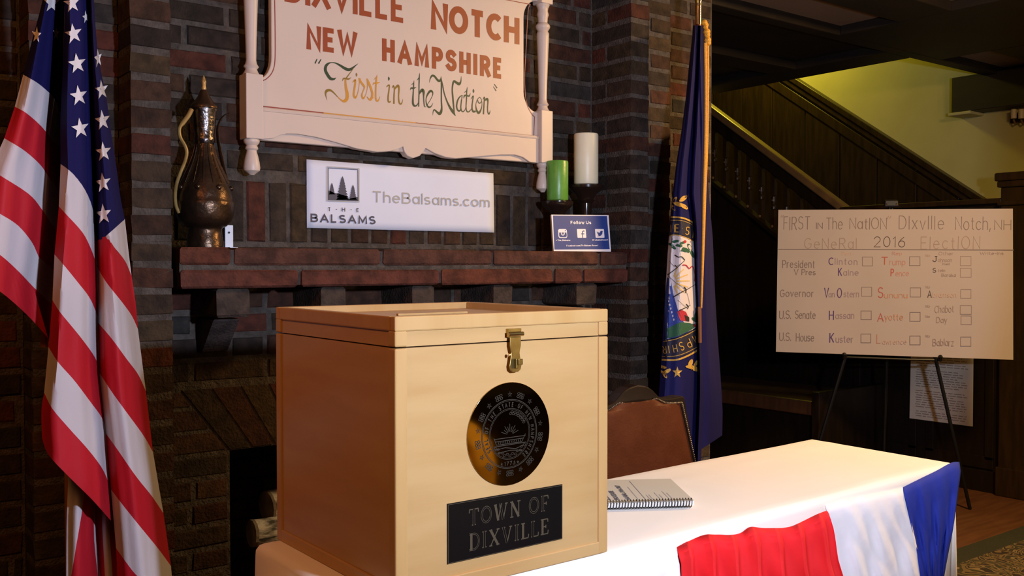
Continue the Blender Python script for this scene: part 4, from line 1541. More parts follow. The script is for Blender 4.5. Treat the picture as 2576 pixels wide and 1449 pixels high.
def strip(dr, y0, y1, mt, n=14, k=40):
    P = []
    for j in range(k+1):
        y = y0+(y1-y0)*j/k
        a, b = interp(dr.l, y), interp(dr.r, y)
        P.append([dr.P(a+(b-a)*i/n, y) for i in range(n+1)])
    m.grid(P, mt)


strip(d1, 64, 1200, 'state_blue')
strip(d2, 64, 1190, 'state_blue')
P = []
for j in range(41):
    t_ = j/40
    yl, yr = 300+t_*(1130-300), 300+t_*(1095-300)
    a, b = interp(E2, yl), interp(E3, yr)
    P.append([d3.P(a+(b-a)*i/10, yl+(yr-yl)*i/10) for i in range(11)])
m.grid(P, 'state_blue')
cloth = m.build('flag_cloth', nf, smooth=True, angle=75, recalc=False)

# seal printed on the cloth, traced onto the fold
O8 = (1640, 460, 2.785)
q8 = lambda L: [(O8[0]+x/O8[2], O8[1]+y/O8[2]) for x, y in L]
m = MB()


def inside(x, y):
    a, b = interp(E0, y), interp(E1, y)
    return min(max(x, a+.8), b-.5), y


def dec(pts, mt, lift, dr=d1):
    """filled patch on the cloth: outline filled in thin rows so that it follows the fold"""
    ys = [p[1] for p in pts]
    y0, y1 = min(ys), max(ys)
    n = max(2, int((y1-y0)/2.2))
    rows = []
    for j in range(n+1):
        y = min(max(y0+(y1-y0)*j/n, y0+.02), y1-.02)
        xs = []
        for (ax, ay), (bx, by) in zip(pts, pts[1:]+pts[:1]):
            if (ay <= y < by) or (by <= y < ay):
                xs.append(ax+(bx-ax)*(y-ay)/(by-ay))
        xs.sort()
        rows.append((y, xs))
    for (ya, xa), (yb, xb) in zip(rows, rows[1:]):
        if len(xa) == len(xb) and len(xa) >= 2:
            for k in range(0, len(xa)-1, 2):
                c = max(1, int(max(xa[k+1]-xa[k], xb[k+1]-xb[k])/5))
                A = [dr.P(*inside(xa[k]+(xa[k+1]-xa[k])*i/c, ya), lift) for i in range(c+1)]
                B = [dr.P(*inside(xb[k]+(xb[k+1]-xb[k])*i/c, yb), lift) for i in range(c+1)]
                m.grid([A, B], mt)


def stroke(pts, w, mt, lift):
    pts = catmull(pts, 5)
    ws = w if isinstance(w, (int, float)) else [w[0]+(w[1]-w[0])*i/(len(pts)-1) for i in range(len(pts))]
    ribbon(m, [(x, -y) for x, y in pts], ws if isinstance(ws, list) else ws, lambda a, b: d1.P(*inside(a, -b), lift), mt)


field = q8([(118, 372), (180, 365), (250, 385), (292, 410), (300, 480), (310, 700), (318, 900), (320, 985), (300, 1020), (250, 1045), (170, 1080), (95, 1100), (90, 900), (95, 700), (105, 500)])
navy = q8([(135, 250), (200, 250), (290, 285), (292, 410), (250, 388), (180, 368), (118, 372)])
dec(navy, 'emblem_navy', .002)
dec(field, 'emblem_white', .002)
dec(q8([(80, 1100), (170, 1085), (250, 1050), (322, 1010), (324, 1160), (250, 1200), (170, 1228), (66, 1232)]), 'emblem_navy', .002)
for L, w in (([(132, 240), (200, 243), (250, 258), (292, 280)], 2.0), ([(124, 368), (180, 366), (250, 388), (294, 412)], 1.0), ([(132, 262), (200, 263), (250, 277), (292, 298)], .6),
             ([(80, 1112), (170, 1094), (250, 1062), (322, 1022)], .9), ([(64, 1240), (170, 1240), (250, 1212), (326, 1170)], 2.2), ([(66, 1218), (170, 1212), (250, 1185), (325, 1146)], .7)):
    stroke(q8(L), w, 'emblem_gold', .0035)
# blue ship and water at left and bottom of the field
dec(q8([(104, 660), (128, 655), (150, 780), (185, 900), (225, 980), (300, 1000), (260, 1040), (170, 1082), (92, 1098), (88, 850)]), 'emblem_blue', .003)
dec(q8([(176, 905), (200, 885), (240, 905), (258, 950), (262, 972), (200, 965)]), 'emblem_red', .004)
dec(q8([(228, 925), (262, 940), (262, 972), (236, 966)]), 'emblem_dark', .0045)
dec(q8([(105, 1020), (200, 975), (300, 985), (285, 1025), (180, 1075), (100, 1092)]), 'emblem_green', .0038)
for k in range(6):
    dec(q8([(112+k*7, 820+k*26), (120+k*7, 818+k*26), (124+k*7, 834+k*26), (116+k*7, 838+k*26)]), 'emblem_white', .0045)
for L, w in (([(110, 645), (170, 600), (230, 545)], (1.2, .6)), ([(150, 800), (210, 765), (250, 745), (308, 710)], (1.4, .6)), ([(190, 895), (235, 875), (268, 858)], (1.2, .6)), ([(120, 545), (160, 585), (200, 570)], .35), ([(112, 650), (170, 700), (240, 760), (270, 862)], .35), ([(180, 820), (215, 850), (250, 880)], .35),
             ([(225, 730), (240, 748), (236, 772)], (1.6, .8)), ([(240, 850), (256, 866), (250, 884)], (1.2, .6)), ([(160, 575), (175, 590), (168, 604)], (1.0, .6))):
    stroke(q8(L), w, 'emblem_dark', .0045)
for L in ([(160, 505), (185, 520), (210, 518), (232, 542)], [(215, 575), (240, 578), (262, 600), (285, 585), (300, 640), (298, 690)]):
    stroke(q8(L), (1.4, .9), 'emblem_red' if L[0][0] == 215 else 'emblem_dark', .0045)
for k in range(7):
    a = radians(-70+24*k)
    x0, y0 = 150, 690
    stroke(q8([(x0+20*cos(a), y0-34*sin(a)), (x0+70*cos(a), y0-75*sin(a)), (x0+115*cos(a), y0-110*sin(a))]), (2.2, 1.2), 'sun_gold', .0036)
for cx_, cy_, a, L in ((130, 430, 20, 40), (165, 410, -10, 44), (150, 450, 40, 40), (190, 440, 10, 44), (215, 420, -30, 40), (240, 470, 30, 52), (265, 450, 60, 46), (285, 500, 70, 46), (225, 475, 15, 40), (310, 930, 100, 50), (300, 960, 40, 44), (270, 1010, 10, 44), (225, 1010, -15, 44)):
    ca, sa = cos(radians(a)), sin(radians(a))
    pts = []
    for k in range(12):
        b = 2*pi*k/12
        x_, y_ = L*.62*cos(b), L*.26*sin(b)
        pts.append((cx_+x_*ca-y_*sa, cy_+x_*sa+y_*ca))
    dec(q8(pts), 'emblem_green', .004)
for cx_, cy_ in ((232, 412), (300, 1000)):
    dec(q8([(cx_+12*cos(b), cy_+12*sin(b)) for b in [2*pi*k/8 for k in range(8)]]), 'emblem_red', .0045)


def glyph_on(chars, base, angle, cap, mt):
    for ch, (x, y), rot, c in zip(chars, base, angle, cap):
        w_, st = G[ch]
        ca, sa = cos(radians(rot)), sin(radians(rot))
        for line in st:
            pts = []
            for p in line:
                gx, gy = (p[0]-w_/2)*c*.72, p[1]*c
                pts.append((x+gx*ca+gy*sa, y+gx*sa-gy*ca))
            ribbon(m, [(px_, -py_) for px_, py_ in pts], 1.05, lambda a, b: d1.P(*inside(a, -b), .004), mt)


glyph_on('HE\u00b7ST', q8([(146, 346), (176, 344), (209, 342), (244, 362), (286, 388)]), (0, 2, 6, 10, 16), (19, 19, 18, 19, 19), 'emblem_gold')
glyph_on('MPSHIR', q8([(296, 1066), (247, 1096), (200, 1118), (157, 1134), (115, 1142), (86, 1144)]), (150, 157, 163, 168, 172, 174), (21, 21, 20, 19, 19, 18), 'emblem_gold')
# gold laurel and star outside the ring
for cx_, cy_, a, L in ((160, 120, -60, 44), (185, 150, 20, 60), (220, 110, -40, 60), (225, 165, 35, 56), (150, 175, 60, 40), (75, 1290, 10, 50), (105, 1320, -30, 54), (90, 1345, 60, 46), (70, 1325, 30, 34), (270, 1265, -70, 56), (290, 1295, 15, 60), (312, 1262, -55, 44), (255, 1290, 20, 38), (310, 1312, 10, 40)):
    ca, sa = cos(radians(a)), sin(radians(a))
    pts = []
    for k in range(12):
        b = 2*pi*k/12
        x_, y_ = L*.6*cos(b), L*.26*sin(b)
        pts.append((cx_+x_*ca-y_*sa, cy_+x_*sa+y_*ca))
    dec(q8(pts), 'emblem_gold', .0035)
pts = q8([(178+(36 if k % 2 == 0 else 15)*cos(radians(-90+36*k)), 1328+(42 if k % 2 == 0 else 17)*sin(radians(-90+36*k))) for k in range(10)])
i = m.add([d1.P(*inside(*p), .0035) for p in pts]+[d1.P(1640+178/2.785, 460+1328/2.785, .0035)])
for k in range(10):
    m.face((i+k, i+(k+1) % 10, i+10), 'emblem_gold')
m.build('printed_seal', cloth, recalc=False)
# pole, brass top, gold cord
pt = at(1757, 30, 2.33)
m = MB()
pv = lambda y, Y=2.33: (pt.x, Y, at(1757, y, Y).z)
zt_ = pv(62)[2]
m.tube([(pt.x, 2.33, .03), (pt.x, 2.33, zt_)], .011, 'pole_wood', 12)
m.build('pole', nf, smooth=True)
m = MB()
m.lathe([(.0115, 0), (.0115, .062), (.0125, .07), (.0115, .078), (.015, .088), (.0125, .096), (.017, .106), (.02, .118), (.014, .128), (.008, .14), (.02, .17), (.022, .2), (.004, .27)], (pt.x, 2.33, zt_), 'polished_brass', 24)
m.build('finial', nf, smooth=True)
m = MB()
m.lathe([(.12, 0), (.12, .015), (.10, .03), (.03, .045), (.018, .14)], (pt.x, 2.33, 0), 'polished_brass', 28)
m.build('stand_base', nf, smooth=True)
m = MB()
for dx in (-3.2, 3.2):
    m.tube([at(x+dx*(1-k/9), y, 2.215+.06*k/8) for k, (x, y) in enumerate([(1777, 108), (1778, 180), (1778, 250), (1777, 330), (1775, 410), (1772, 490), (1770, 580), (1767, 680), (1764, 775)])], [.0046]*6+[.0042, .0036, .003], 'cord_gold', 8)
for x, y, r in ((1772, 57, 7), (1775, 68, 6), (1778, 80, 8), (1779, 88, 7), (1780, 101, 8), (1781, 108, 7), (1776, 63, 6)):
    m.sphere(at(x, y, 2.215), r*.0015, 'cord_gold', 8)
m.build('gold_cord', nf, smooth=True)
m = MB()
a, b = at(1760, 772, 2.235), at(1761, 862, 2.235)
m.tube([a, b], .0062, 'pole_wood', 10)  # bare length of the wooden pole, modelled in front of the cloth
m.build('bare_pole', nf, smooth=True)

# ------------------------------------------------------------- town sign
SY = 2.556
sg = thing('town_sign', 'cream painted town sign with turned posts and rust red lettering on the bricks', 'sign', (1.56, SY, 1.5))
SO = (600, 0, 2.8975)
s3 = lambda L: [(SO[0]+x/SO[2], SO[1]+y/SO[2]) for x, y in L]
sx3 = lambda L: [(at(x, y, SY).x, at(x, y, SY).z) for x, y in s3(L)]
PXL, PXR = (1.025+1.072)/2+.0, (2.056+2.108)/2
zT = 2.42
ZB = at(612, 349, SY).z
ZK = at(612, 186, SY).z
# board outline in sign plane; upper cut-outs mirror the lower ones
xl_in = at(683, 100, SY).x
xr_in = at(1318, 150, SY).x
zc = at(655, 195, SY).z
zU = 2.42-(ZK-ZB)*1.0
bx0, bx1 = PXL+.02, PXR-.02
zbot = at(657, 349, SY).z


def corner(x_in, x_out, z_lo, z_hi, up):
    pts = []
    for k in range(9):
        a = k/8*pi/2
        if up:
            pts.append((x_out+(x_in-x_out)*(sin(a)), z_lo+(z_hi-z_lo)*(1-cos(a))))
        else:
            pts.append((x_in+(x_out-x_in)*(1-cos(a)), z_lo+(z_hi-z_lo)*sin(a)))
    return pts


zA, zBm = ZK-.006, ZK+.058
zC = 2.10
zD = 2.165
left = [(bx0, ZB-.0)]+corner(xl_in, bx0, zA, zBm, True)+corner(xl_in, bx0, zC, zD, False)+[(bx0, 2.34)]
right = [(bx1, ZB)]+corner(xr_in, bx1, zA, zBm, True)+corner(xr_in, bx1, zC, zD, False)+[(bx1, 2.34)]
outline = left+right[::-1]
m = MB()
m.prism([(a, SY, b) for a, b in outline], (0, -1, 0), .022, 'sign_paint')
board = m.build('board', sg, bevel=.003)
# bottom rail with scrolled edge
rt_px = [(165, 800), (2175, 1010)]
zr_ = at(657, 278, SY).z
low = sx3([(160, 1018), (250, 1010), (290, 990), (340, 978), (420, 979), (560, 1003), (700, 1040), (850, 1085), (1000, 1110), (1090, 1105), (1150, 1090), (1190, 1070), (1200, 1110), (1220, 1138), (1262, 1155), (1310, 1138), (1335, 1110), (1352, 1082), (1420, 1120), (1500, 1148), (1570, 1157), (1700, 1147), (1900, 1130), (2000, 1130), (2060, 1148), (2110, 1183), (2175, 1190)])
m = MB()
top = [(low[-1][0], zr_), (low[0][0], zr_)]
m.prism([(a, SY-.010, b) for a, b in low+top], (0, -1, 0), .03, 'sign_paint')
m.tube([(low[0][0], SY-.006, zr_+.002), (low[-1][0], SY-.006, zr_+.002)], .007, 'sign_paint', 10)
m.build('bottom_rail', sg, bevel=.002)
for pxc in (PXL, PXR):
    m = MB()
    h = .0245
    m.box(pxc-h, pxc+h, SY-.024, SY+.026, ZB, ZK, 'sign_paint')
    post = m.build('post', sg, bevel=.002)
    m = MB()
    m.box(pxc-h, pxc+h, SY-.024, SY+.026, 2.155, 2.34, 'sign_paint')
    m.build('upper_block', post, bevel=.002)
    m = MB()
    zz = ZK
    prof = [(.024, zz), (.020, zz+.006), (.017, zz+.012), (.016, zz+.016), (.021, zz+.022), (.016, zz+.030), (.014, zz+.04), (.0155, zz+.10), (.019, zz+.20), (.0215, zz+.25), (.0215, zz+.262), (.0175, zz+.270), (.0235, zz+.279), (.0255, zz+.285), (.0235, zz+.291), (.016, zz+.298), (.0175, zz+.315), (.0205, zz+.325), (.0175, zz+.338), (.019, zz+.348), (.022, zz+.354), (.024, 2.155)]
    m.lathe([(r, z) for r, z in prof], (pxc, SY+.001, 0), 'sign_paint', 28)
    m.build('turned_shaft', post, smooth=True)
    m = MB()
    f = [(.006, -.098), (.009, -.095), (.013, -.092), (.0215, -.086), (.023, -.078), (.021, -.062), (.0175, -.046), (.0145, -.036), (.0135, -.031), (.018, -.026), (.0165, -.021), (.0145, -.017), (.0205, -.010), (.022, -.005), (.021, 0)]
    m.lathe([(r, ZB+z) for r, z in f], (pxc, SY+.001, 0), 'sign_paint', 28)
    m.build('turned_foot', post, smooth=True)
spl = Plane((0, SY, 0), (0, -1, 0), lift=.0006)
sfn3 = lambda a, b: spl.p(a, b)
m = MB()
for ox, w in ((0, .0013),):
    i_ = .0085
    inL = [(bx0+.009, ZB+.052)]+[(a+i_*.9, b+i_*.4) for a, b in corner(xl_in, bx0+.006, zA+.006, zBm+.012, True)]+[(a+i_*.9, b-i_*.6) for a, b in corner(xl_in, bx0, zC-.004, zD-.004, False)]
    pl_ = s3([(170, 775), (168, 592), (200, 578), (232, 548), (255, 505), (266, 440), (268, 300), (264, 0)])
    ribbon(m, [spl.px(*p) for p in catmull(pl_[2:], 4)], w, sfn3, 'sign_line')
    ribbon(m, [spl.px(*p) for p in pl_[:3]], w, sfn3, 'sign_line')
    pr_ = s3([(2152, 990), (2158, 852), (2142, 838), (2110, 780), (2092, 700), (2086, 560), (2094, 400), (2104, 200), (2112, 70), (2128, 32)])
    ribbon(m, [spl.px(*p) for p in catmull(pr_[2:], 4)], w, sfn3, 'sign_line')
    ribbon(m, [spl.px(*p) for p in pr_[:3]], w, sfn3, 'sign_line')
    ribbon(m, [spl.px(*p) for p in s3([(2128, 32), (1900, -12), (1400, -110), (700, -240)])], w, sfn3, 'sign_line')
    for a, b, mt in ((170, 620, 'sign_line'), (620, 1290, 'leaf_sheen'), (1290, 2154, 'sign_line')):  # gold middle is a painted reflection along the line
        f = lambda x: 774+(990-774)*(x-170)/(2152-170)
        ribbon(m, [spl.px(*p) for p in s3([(a, f(a)), (b, f(b))])], w*1.25, sfn3, mt)
m.build('border_line', board)


def sword(s_, a, b, cap, th, gap):
    m = MB()
    word(m, s_, s3([a])[0], s3([b])[0], cap/SO[2], spl, th/SO[2], 'sign_red', gap)
    m.build('lettering', board)


sword('DIXVILLE', (335, 10), (1216, 172), 230, 38, .36)
sword('NOTCH', (1402, 212), (2048, 326), 206, 40, .36)
sword('NEW', (495, 358), (866, 410), 180, 35, .42)
sword('HAMPSHIRE', (1047, 443), (1928, 578), 166, 33, .62)


def pen(mb, org, sc, pts, mt):
    w = catmull(pts, 6)
    c = [spl.px(org[0]+x/sc, org[1]+y/sc) for x, y, _ in w]
    k = abs(spl.px(org[0]+100, org[1])[0]-spl.px(org[0], org[1])[0])/100/sc
    ribbon(mb, c, [max(.6, q[2])*k*.5 for q in w], sfn3, mt)


A_, B_ = ((760, 130), 8.05), ((1020, 170), 9.907)
S = [  # letters coloured bright, half and dull to imitate reflections in the gilding
    (A_, 'leaf_unlit', [(690, 525, 4), (640, 555, 40), (570, 540, 60), (505, 450, 62), (472, 370, 60), (485, 290, 52), (535, 238, 34), (600, 221, 14), (680, 232, 25), (770, 278, 42), (860, 335, 55), (940, 365, 58), (1010, 340, 40), (1070, 292, 22), (1135, 240, 3)]),
    (A_, 'leaf_half_sheen', [(1045, 330, 10), (980, 420, 14), (920, 500, 20), (890, 545, 20)]),
    (A_, 'leaf_sheen', [(880, 530, 36), (880, 640, 40), (895, 760, 56), (915, 860, 66), (908, 950, 64), (860, 1000, 55), (800, 985, 30), (720, 915, 15)]),
    (A_, 'leaf_half_sheen', [(720, 915, 15), (630, 820, 28), (565, 780, 42), (505, 790, 50), (477, 835, 36), (484, 905, 18), (508, 985, 4)]),
    (A_, 'leaf_half_sheen', [(815, 595, 5), (840, 545, 26), (890, 545, 28), (940, 555, 28), (995, 520, 4)]),
    (A_, 'leaf_sheen', [(1020, 625, 6), (1055, 592, 28), (1080, 580, 34), (1070, 690, 36), (1050, 820, 38), (1050, 890, 44), (1075, 930, 40), (1110, 890, 18), (1140, 780, 12), (1160, 640, 12), (1160, 535, 34)]),
    (A_, 'leaf_half_sheen', [(1100, 430, 8), (1102, 465, 36), (1100, 505, 8)]),
    (A_, 'leaf_sheen', [(1160, 535, 34), (1190, 610, 40), (1240, 680, 45), (1262, 720, 30), (1235, 800, 16), (1212, 870, 30), (1222, 930, 36), (1245, 945, 30), (1285, 880, 12), (1318, 760, 12), (1325, 640, 20), (1318, 545, 26)]),
    (A_, 'leaf_sheen', [(1318, 550, 26), (1362, 660, 46), (1400, 760, 44), (1422, 850, 44), (1412, 930, 44), (1380, 975, 38), (1340, 945, 26), (1312, 905, 5)]),
    (A_, 'leaf_sheen', [(1412, 950, 10), (1460, 925, 6)]),
    (A_, 'leaf_sheen', [(1520, 465, 4), (1505, 560, 30), (1495, 700, 30), (1490, 850, 30), (1495, 960, 34), (1525, 1000, 32), (1555, 970, 18), (1578, 905, 4)]),
    (A_, 'leaf_sheen', [(1435, 675, 5), (1452, 640, 26), (1500, 640, 30), (1580, 620, 5)]),
    (A_, 'leaf_sheen', [(1452, 568, 4), (1505, 520, 20)]),
    (A_, 'leaf_half_sheen', [(1710, 720, 5), (1735, 690, 26), (1768, 685, 26), (1757, 800, 28), (1742, 930, 34), (1748, 1005, 36), (1775, 1020, 28), (1805, 995, 4)]),
    (A_, 'leaf_unlit', [(1755, 505, 6), (1757, 545, 38), (1755, 590, 6)]),
    (A_, 'leaf_half_sheen', [(1825, 740, 4), (1850, 692, 28), (1870, 760, 26), (1862, 900, 30), (1860, 1055, 34)]),
    (A_, 'leaf_half_sheen', [(1868, 770, 20), (1908, 715, 38), (1948, 690, 44), (1962, 760, 34), (1955, 900, 26), (1965, 1020, 32), (1995, 1060, 30), (2025, 1030, 18), (2040, 960, 4)]),
    (B_, 'leaf_unlit', [(215, 320, 4), (205, 430, 24), (196, 600, 26), (187, 760, 36), (188, 890, 46), (218, 950, 42), (270, 950, 26), (320, 880, 14), (338, 800, 10)]),
    (B_, 'leaf_unlit', [(120, 560, 5), (145, 510, 28), (200, 515, 34), (270, 490, 5)]),
    (B_, 'leaf_unlit', [(150, 430, 4), (203, 390, 20)]),
    (B_, 'leaf_unlit', [(355, 130, 4), (345, 250, 26), (338, 450, 26), (338, 650, 26), (332, 850, 26), (330, 975, 26)]),
    (B_, 'leaf_unlit', [(285, 320, 4), (338, 260, 24)]),
    (B_, 'leaf_unlit', [(342, 670, 12), (380, 595, 46), (425, 562, 68), (452, 615, 56), (453, 720, 28), (460, 860, 24), (475, 960, 22), (510, 985, 8)]),
    (B_, 'leaf_unlit', [(545, 925, 12), (630, 790, 12), (682, 665, 20), (662, 595, 46), (610, 592, 48), (552, 670, 36), (515, 770, 20), (518, 870, 26), (550, 958, 38), (600, 988, 32), (650, 955, 18), (690, 880, 4)]),
    (B_, 'leaf_unlit', [(598, 375, 4), (620, 270, 24), (668, 202, 42), (730, 222, 46), (795, 305, 50), (848, 333, 52), (880, 280, 24), (890, 215, 4)]),
    (B_, 'leaf_unlit', [(890, 270, 22), (898, 450, 34), (895, 650, 32), (897, 850, 34), (905, 1000, 40), (887, 1105, 60), (845, 1148, 62), (790, 1110, 44), (722, 1052, 30), (692, 1095, 18), (682, 1190, 4)]),
    (B_, 'leaf_unlit', [(888, 235, 8), (930, 450, 26), (970, 650, 28), (1040, 850, 36), (1120, 1010, 56), (1190, 1110, 64), (1252, 1205, 6)]),
    (B_, 'leaf_unlit', [(1225, 1190, 16), (1205, 1000, 34), (1182, 750, 40), (1168, 550, 34), (1185, 400, 40), (1215, 342, 46), (1280, 380, 58), (1340, 408, 58), (1380, 350, 30), (1392, 215, 4)]),
    (B_, 'leaf_unlit', [(1420, 690, 8), (1360, 725, 22), (1302, 820, 34), (1277, 950, 36), (1295, 1045, 36), (1342, 1080, 34), (1375, 1040, 20), (1392, 900, 16), (1415, 690, 20)]),
    (B_, 'leaf_unlit', [(1397, 800, 22), (1382, 980, 26), (1400, 1075, 26), (1440, 1098, 24), (1490, 1040, 12), (1520, 900, 12)]),
    (B_, 'leaf_unlit', [(1545, 480, 4), (1528, 600, 26), (1522, 800, 26), (1512, 980, 24), (1530, 1085, 26), (1580, 1102, 24), (1645, 1030, 10)]),
    (B_, 'leaf_unlit', [(1455, 770, 5), (1472, 700, 34), (1530, 697, 30), (1590, 708, 28), (1620, 640, 4)]),
    (B_, 'leaf_unlit', [(1465, 625, 4), (1525, 580, 20)]),
    (B_, 'leaf_unlit', [(1630, 790, 4), (1688, 712, 26), (1675, 830, 26), (1660, 960, 30), (1667, 1058, 36), (1700, 1098, 44), (1752, 1088, 34)]),
    (B_, 'leaf_unlit', [(1695, 530, 6), (1697, 585, 42), (1695, 635, 6)]),
    (B_, 'leaf_unlit', [(1850, 735, 14), (1792, 800, 14), (1757, 920, 16), (1772, 1050, 40), (1822, 1128, 54), (1878, 1060, 34), (1908, 930, 14), (1895, 800, 16), (1852, 736, 14)]),
    (B_, 'leaf_unlit', [(1800, 800, 14), (1820, 870, 24), (1860, 885, 22), (1900, 840, 12)]),
    (B_, 'leaf_unlit', [(1930, 800, 8), (1968, 742, 26), (1960, 900, 30), (1950, 1050, 34), (1945, 1165, 34)]),
    (B_, 'leaf_unlit', [(1965, 835, 14), (2010, 792, 48), (2048, 792, 50), (2055, 880, 32), (2047, 1000, 28), (2052, 1100, 30), (2080, 1158, 30), (2105, 1110, 18), (2115, 1060, 4)]),
    (A_, 'leaf_unlit', [(305, 145, 14), (262, 238, 26)]), (A_, 'leaf_unlit', [(385, 152, 14), (332, 242, 26)]),
    (B_, 'leaf_unlit', [(2212, 410, 14), (2285, 512, 28)]), (B_, 'leaf_unlit', [(2192, 475, 12), (2260, 582, 24)]),
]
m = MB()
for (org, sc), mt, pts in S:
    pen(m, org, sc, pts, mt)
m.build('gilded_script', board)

# ------------------------------------------------------------- white hotel banner taped to the bricks
BY = YB-.006
bs = thing('paper_banner', 'white paper banner with tree logo and grey web address below town sign', 'banner', (1.57, BY, 1.38))
m = MB()
qd = [(771, 401), (1241, 436), (1243, 585), (772, 573)]
Gd = coons(qd[:2], [qd[3], qd[2]], None, None, 24, 8)
m.grid([[at(x, y, BY+.0012*sin(u*9)*v) for (x, y, u, v) in row] for row in Gd], 'paper')
sheet = m.build('sheet', bs, smooth=True, solid=.0008)
bpl = Plane((0, BY, 0), (0, -1, 0), lift=.0025)
bfn = lambda a, b: bpl.p(a, b)
m = MB()
b4 = lambda L: [(740+x/2.9953, 380+y/2.9953) for x, y in L]
word(m, 'TheBalsams.com', b4([(590, 386)])[0], b4([(1475, 424)])[0], 86/2.9953, bpl, 9.5/2.9953, 'ink_taupe', .26)
m.build('lettering', sheet)
m = MB()
word(m, 'T', (825.5, 531), (831.8, 531.3), 10, bpl, 1.7, 'ink_slate')
word(m, '\u00b7', (845, 530), (847.5, 530), 8, bpl, 1.2, 'ink_slate', inset=False)
word(m, 'H', (860, 532), (868.3, 532.3), 10, bpl, 1.7, 'ink_slate')
word(m, '\u00b7', (882, 531), (884.5, 531), 8, bpl, 1.2, 'ink_slate', inset=False)
word(m, 'E', (897, 533.5), (903, 533.8), 10, bpl, 1.7, 'ink_slate')
word(m, 'BALSAMS', (781.5, 558.5), (945, 564.5), 21.5, bpl, 3.9, 'ink_slate', .42)
b3 = lambda L: [(800+x/8.05, 400+y/8.05) for x, y in L]
lg = lambda L: [bpl.px(*p) for p in b3(L)]
ribbon(m, lg([(190, 155), (832, 195), (832, 872), (190, 848), (190, 155)]), .0012, bfn, 'ink_taupe')
ribbon(m, lg([(207, 180), (806, 216), (812, 850), (210, 826), (207, 180)]), .0009, bfn, 'ink_slate')


def fir(c, top, bot, hw, n):
    L, R = [], []
    for k in range(n):
        t0, t1 = k/n, (k+1)/n
        y0, y1 = top+(bot-top)*t0, top+(bot-top)*t1
        w1 = hw*t1**.85
        L += [(c-w1*.62 if k else c, y0), (c-w1, y1-4)]
        R += [(c+w1*.62 if k else c, y0), (c+w1, y1-4)]
    a = lg(L+R[::-1])
    for (l0, l1), (r0, r1) in zip(zip(L, L[1:]), zip(R, R[1:])):
        i = m.add([bfn(*p) for p in lg([l0, l1, r1, r0])])
        m.face((i, i+1, i+2, i+3), 'ink_slate')


fir(283, 480, 720, 66, 6)
fir(497, 345, 830, 132, 9)
fir(710, 518, 830, 84, 7)
for q in ([(210, 640), (240, 640), (330, 690), (400, 695), (400, 826), (210, 822)], [(390, 695), (610, 760), (620, 835), (390, 826)], [(610, 795), (640, 800), (812, 770), (812, 846), (610, 838)]):
    i = m.add([bfn(*p) for p in lg(q)])
    m.face(range(i, i+len(q)), 'ink_slate')
m.build('tree_logo', sheet)

# ------------------------------------------------------------- long-necked copper ewer on the mantel
EX, EYY = .895, 2.497
ew = thing('ewer', 'tall dark copper ewer with curved brass handle on the mantel', 'ewer', (EX, EYY, MZ1))
ez = lambda y: 1.329+(613-y)*(.437/423)
PX_ = .00100


def prof(L):
    return [(r*PX_, ez(y)) for y, r in L]


m = MB()
pts = [(MZ1, 46)]
P_ = [(47*PX_, MZ1)]+prof([(606, 46), (600, 45), (588, 43), (578, 42), (573, 44), (569, 54), (560, 64), (547, 71), (533, 74.5), (521, 75.5), (510, 77), (507, 75), (495, 73.5), (482, 70.5), (468, 65.5), (452, 58.5), (436, 50.5), (420, 42.5), (404, 35.5), (388, 30), (372, 26), (360, 23.5)])
m.lathe(P_, (EX, EYY, 0), 'copper_dark', 40)
for k in range(8):
    a = 2*pi*k/8+.2
    m.sphere((EX+.067*cos(a), EYY+.067*sin(a), ez(474)), .0075, 'copper_dark', 8)
bodyo = m.build('body', ew, smooth=True, angle=55)
m = MB()
for k in range(16):
    a = 2*pi*k/16
    m.tube([(EX+r*PX_*cos(a), EYY+r*PX_*sin(a), ez(y)) for y, r in ((365, 24), (390, 30), (415, 40.2), (440, 52.5), (462, 63.5))], [.0016, .002, .0024, .0026, .001], 'copper_dark', 6)
m.build('fluting', bodyo, smooth=True)
m = MB()
m.lathe(prof([(362, 24), (357, 26), (350, 27.5), (344, 26), (341, 25), (325, 27), (310, 28.5), (295, 30), (282, 31), (277, 33), (274, 33)]), (EX, EYY, 0), 'pewter', 36)
m.build('neck', ew, smooth=True)
m = MB()
m.lathe(prof([(275, 31), (272, 34), (267, 34), (263, 31), (257, 26), (249, 20), (241, 15), (233, 11.5), (226, 8.5)]), (EX, EYY, 0), 'copper_dark', 32)
lido = m.build('lid', ew, smooth=True)
m = MB()
m.lathe(prof([(228, 7), (225, 5.5), (222, 6.5), (215, 5), (208, 6), (204, 6.5), (200, 4.5), (197, 4), (193, 2.5), (189, .6)]), (EX, EYY, 0), 'handle_brass', 16)
m.build('finial', lido, smooth=True)
e6 = lambda L: [(420+x/3.15, 180+y/3.15) for x, y in L]
hp_ = [at(x, y, EYY-.01-.02*(k/11)) for k, (x, y) in enumerate(catmull(e6([(195, 300), (172, 345), (135, 395), (98, 450), (104, 520), (140, 585), (156, 640), (142, 710), (110, 790), (78, 880), (64, 970), (70, 1060), (95, 1120)]), 3))][:40]
hp_ = [at(x, y, EYY-.012) for (x, y) in catmull(e6([(195, 300), (172, 345), (135, 395), (98, 450), (104, 520), (140, 585), (156, 640), (142, 710), (110, 790), (78, 880), (64, 970), (70, 1060), (95, 1120)]), 3)]
m = MB()
m.tube(hp_, [.0085 if k < 8 else .0065 for k in range(len(hp_))], 'handle_brass', 10, flat=.7)
m.build('handle', ew, smooth=True)
m = MB()
sp_ = [at(x, y, EYY-.005) for x, y in catmull(e6([(468, 850), (450, 770), (432, 680), (412, 580), (402, 500), (404, 440), (420, 390), (450, 350), (492, 330)]), 3)]
m.tube(sp_, [.012-.008*k/(len(sp_)-1) for k in range(len(sp_))], 'copper_dark', 10, flat=.4)
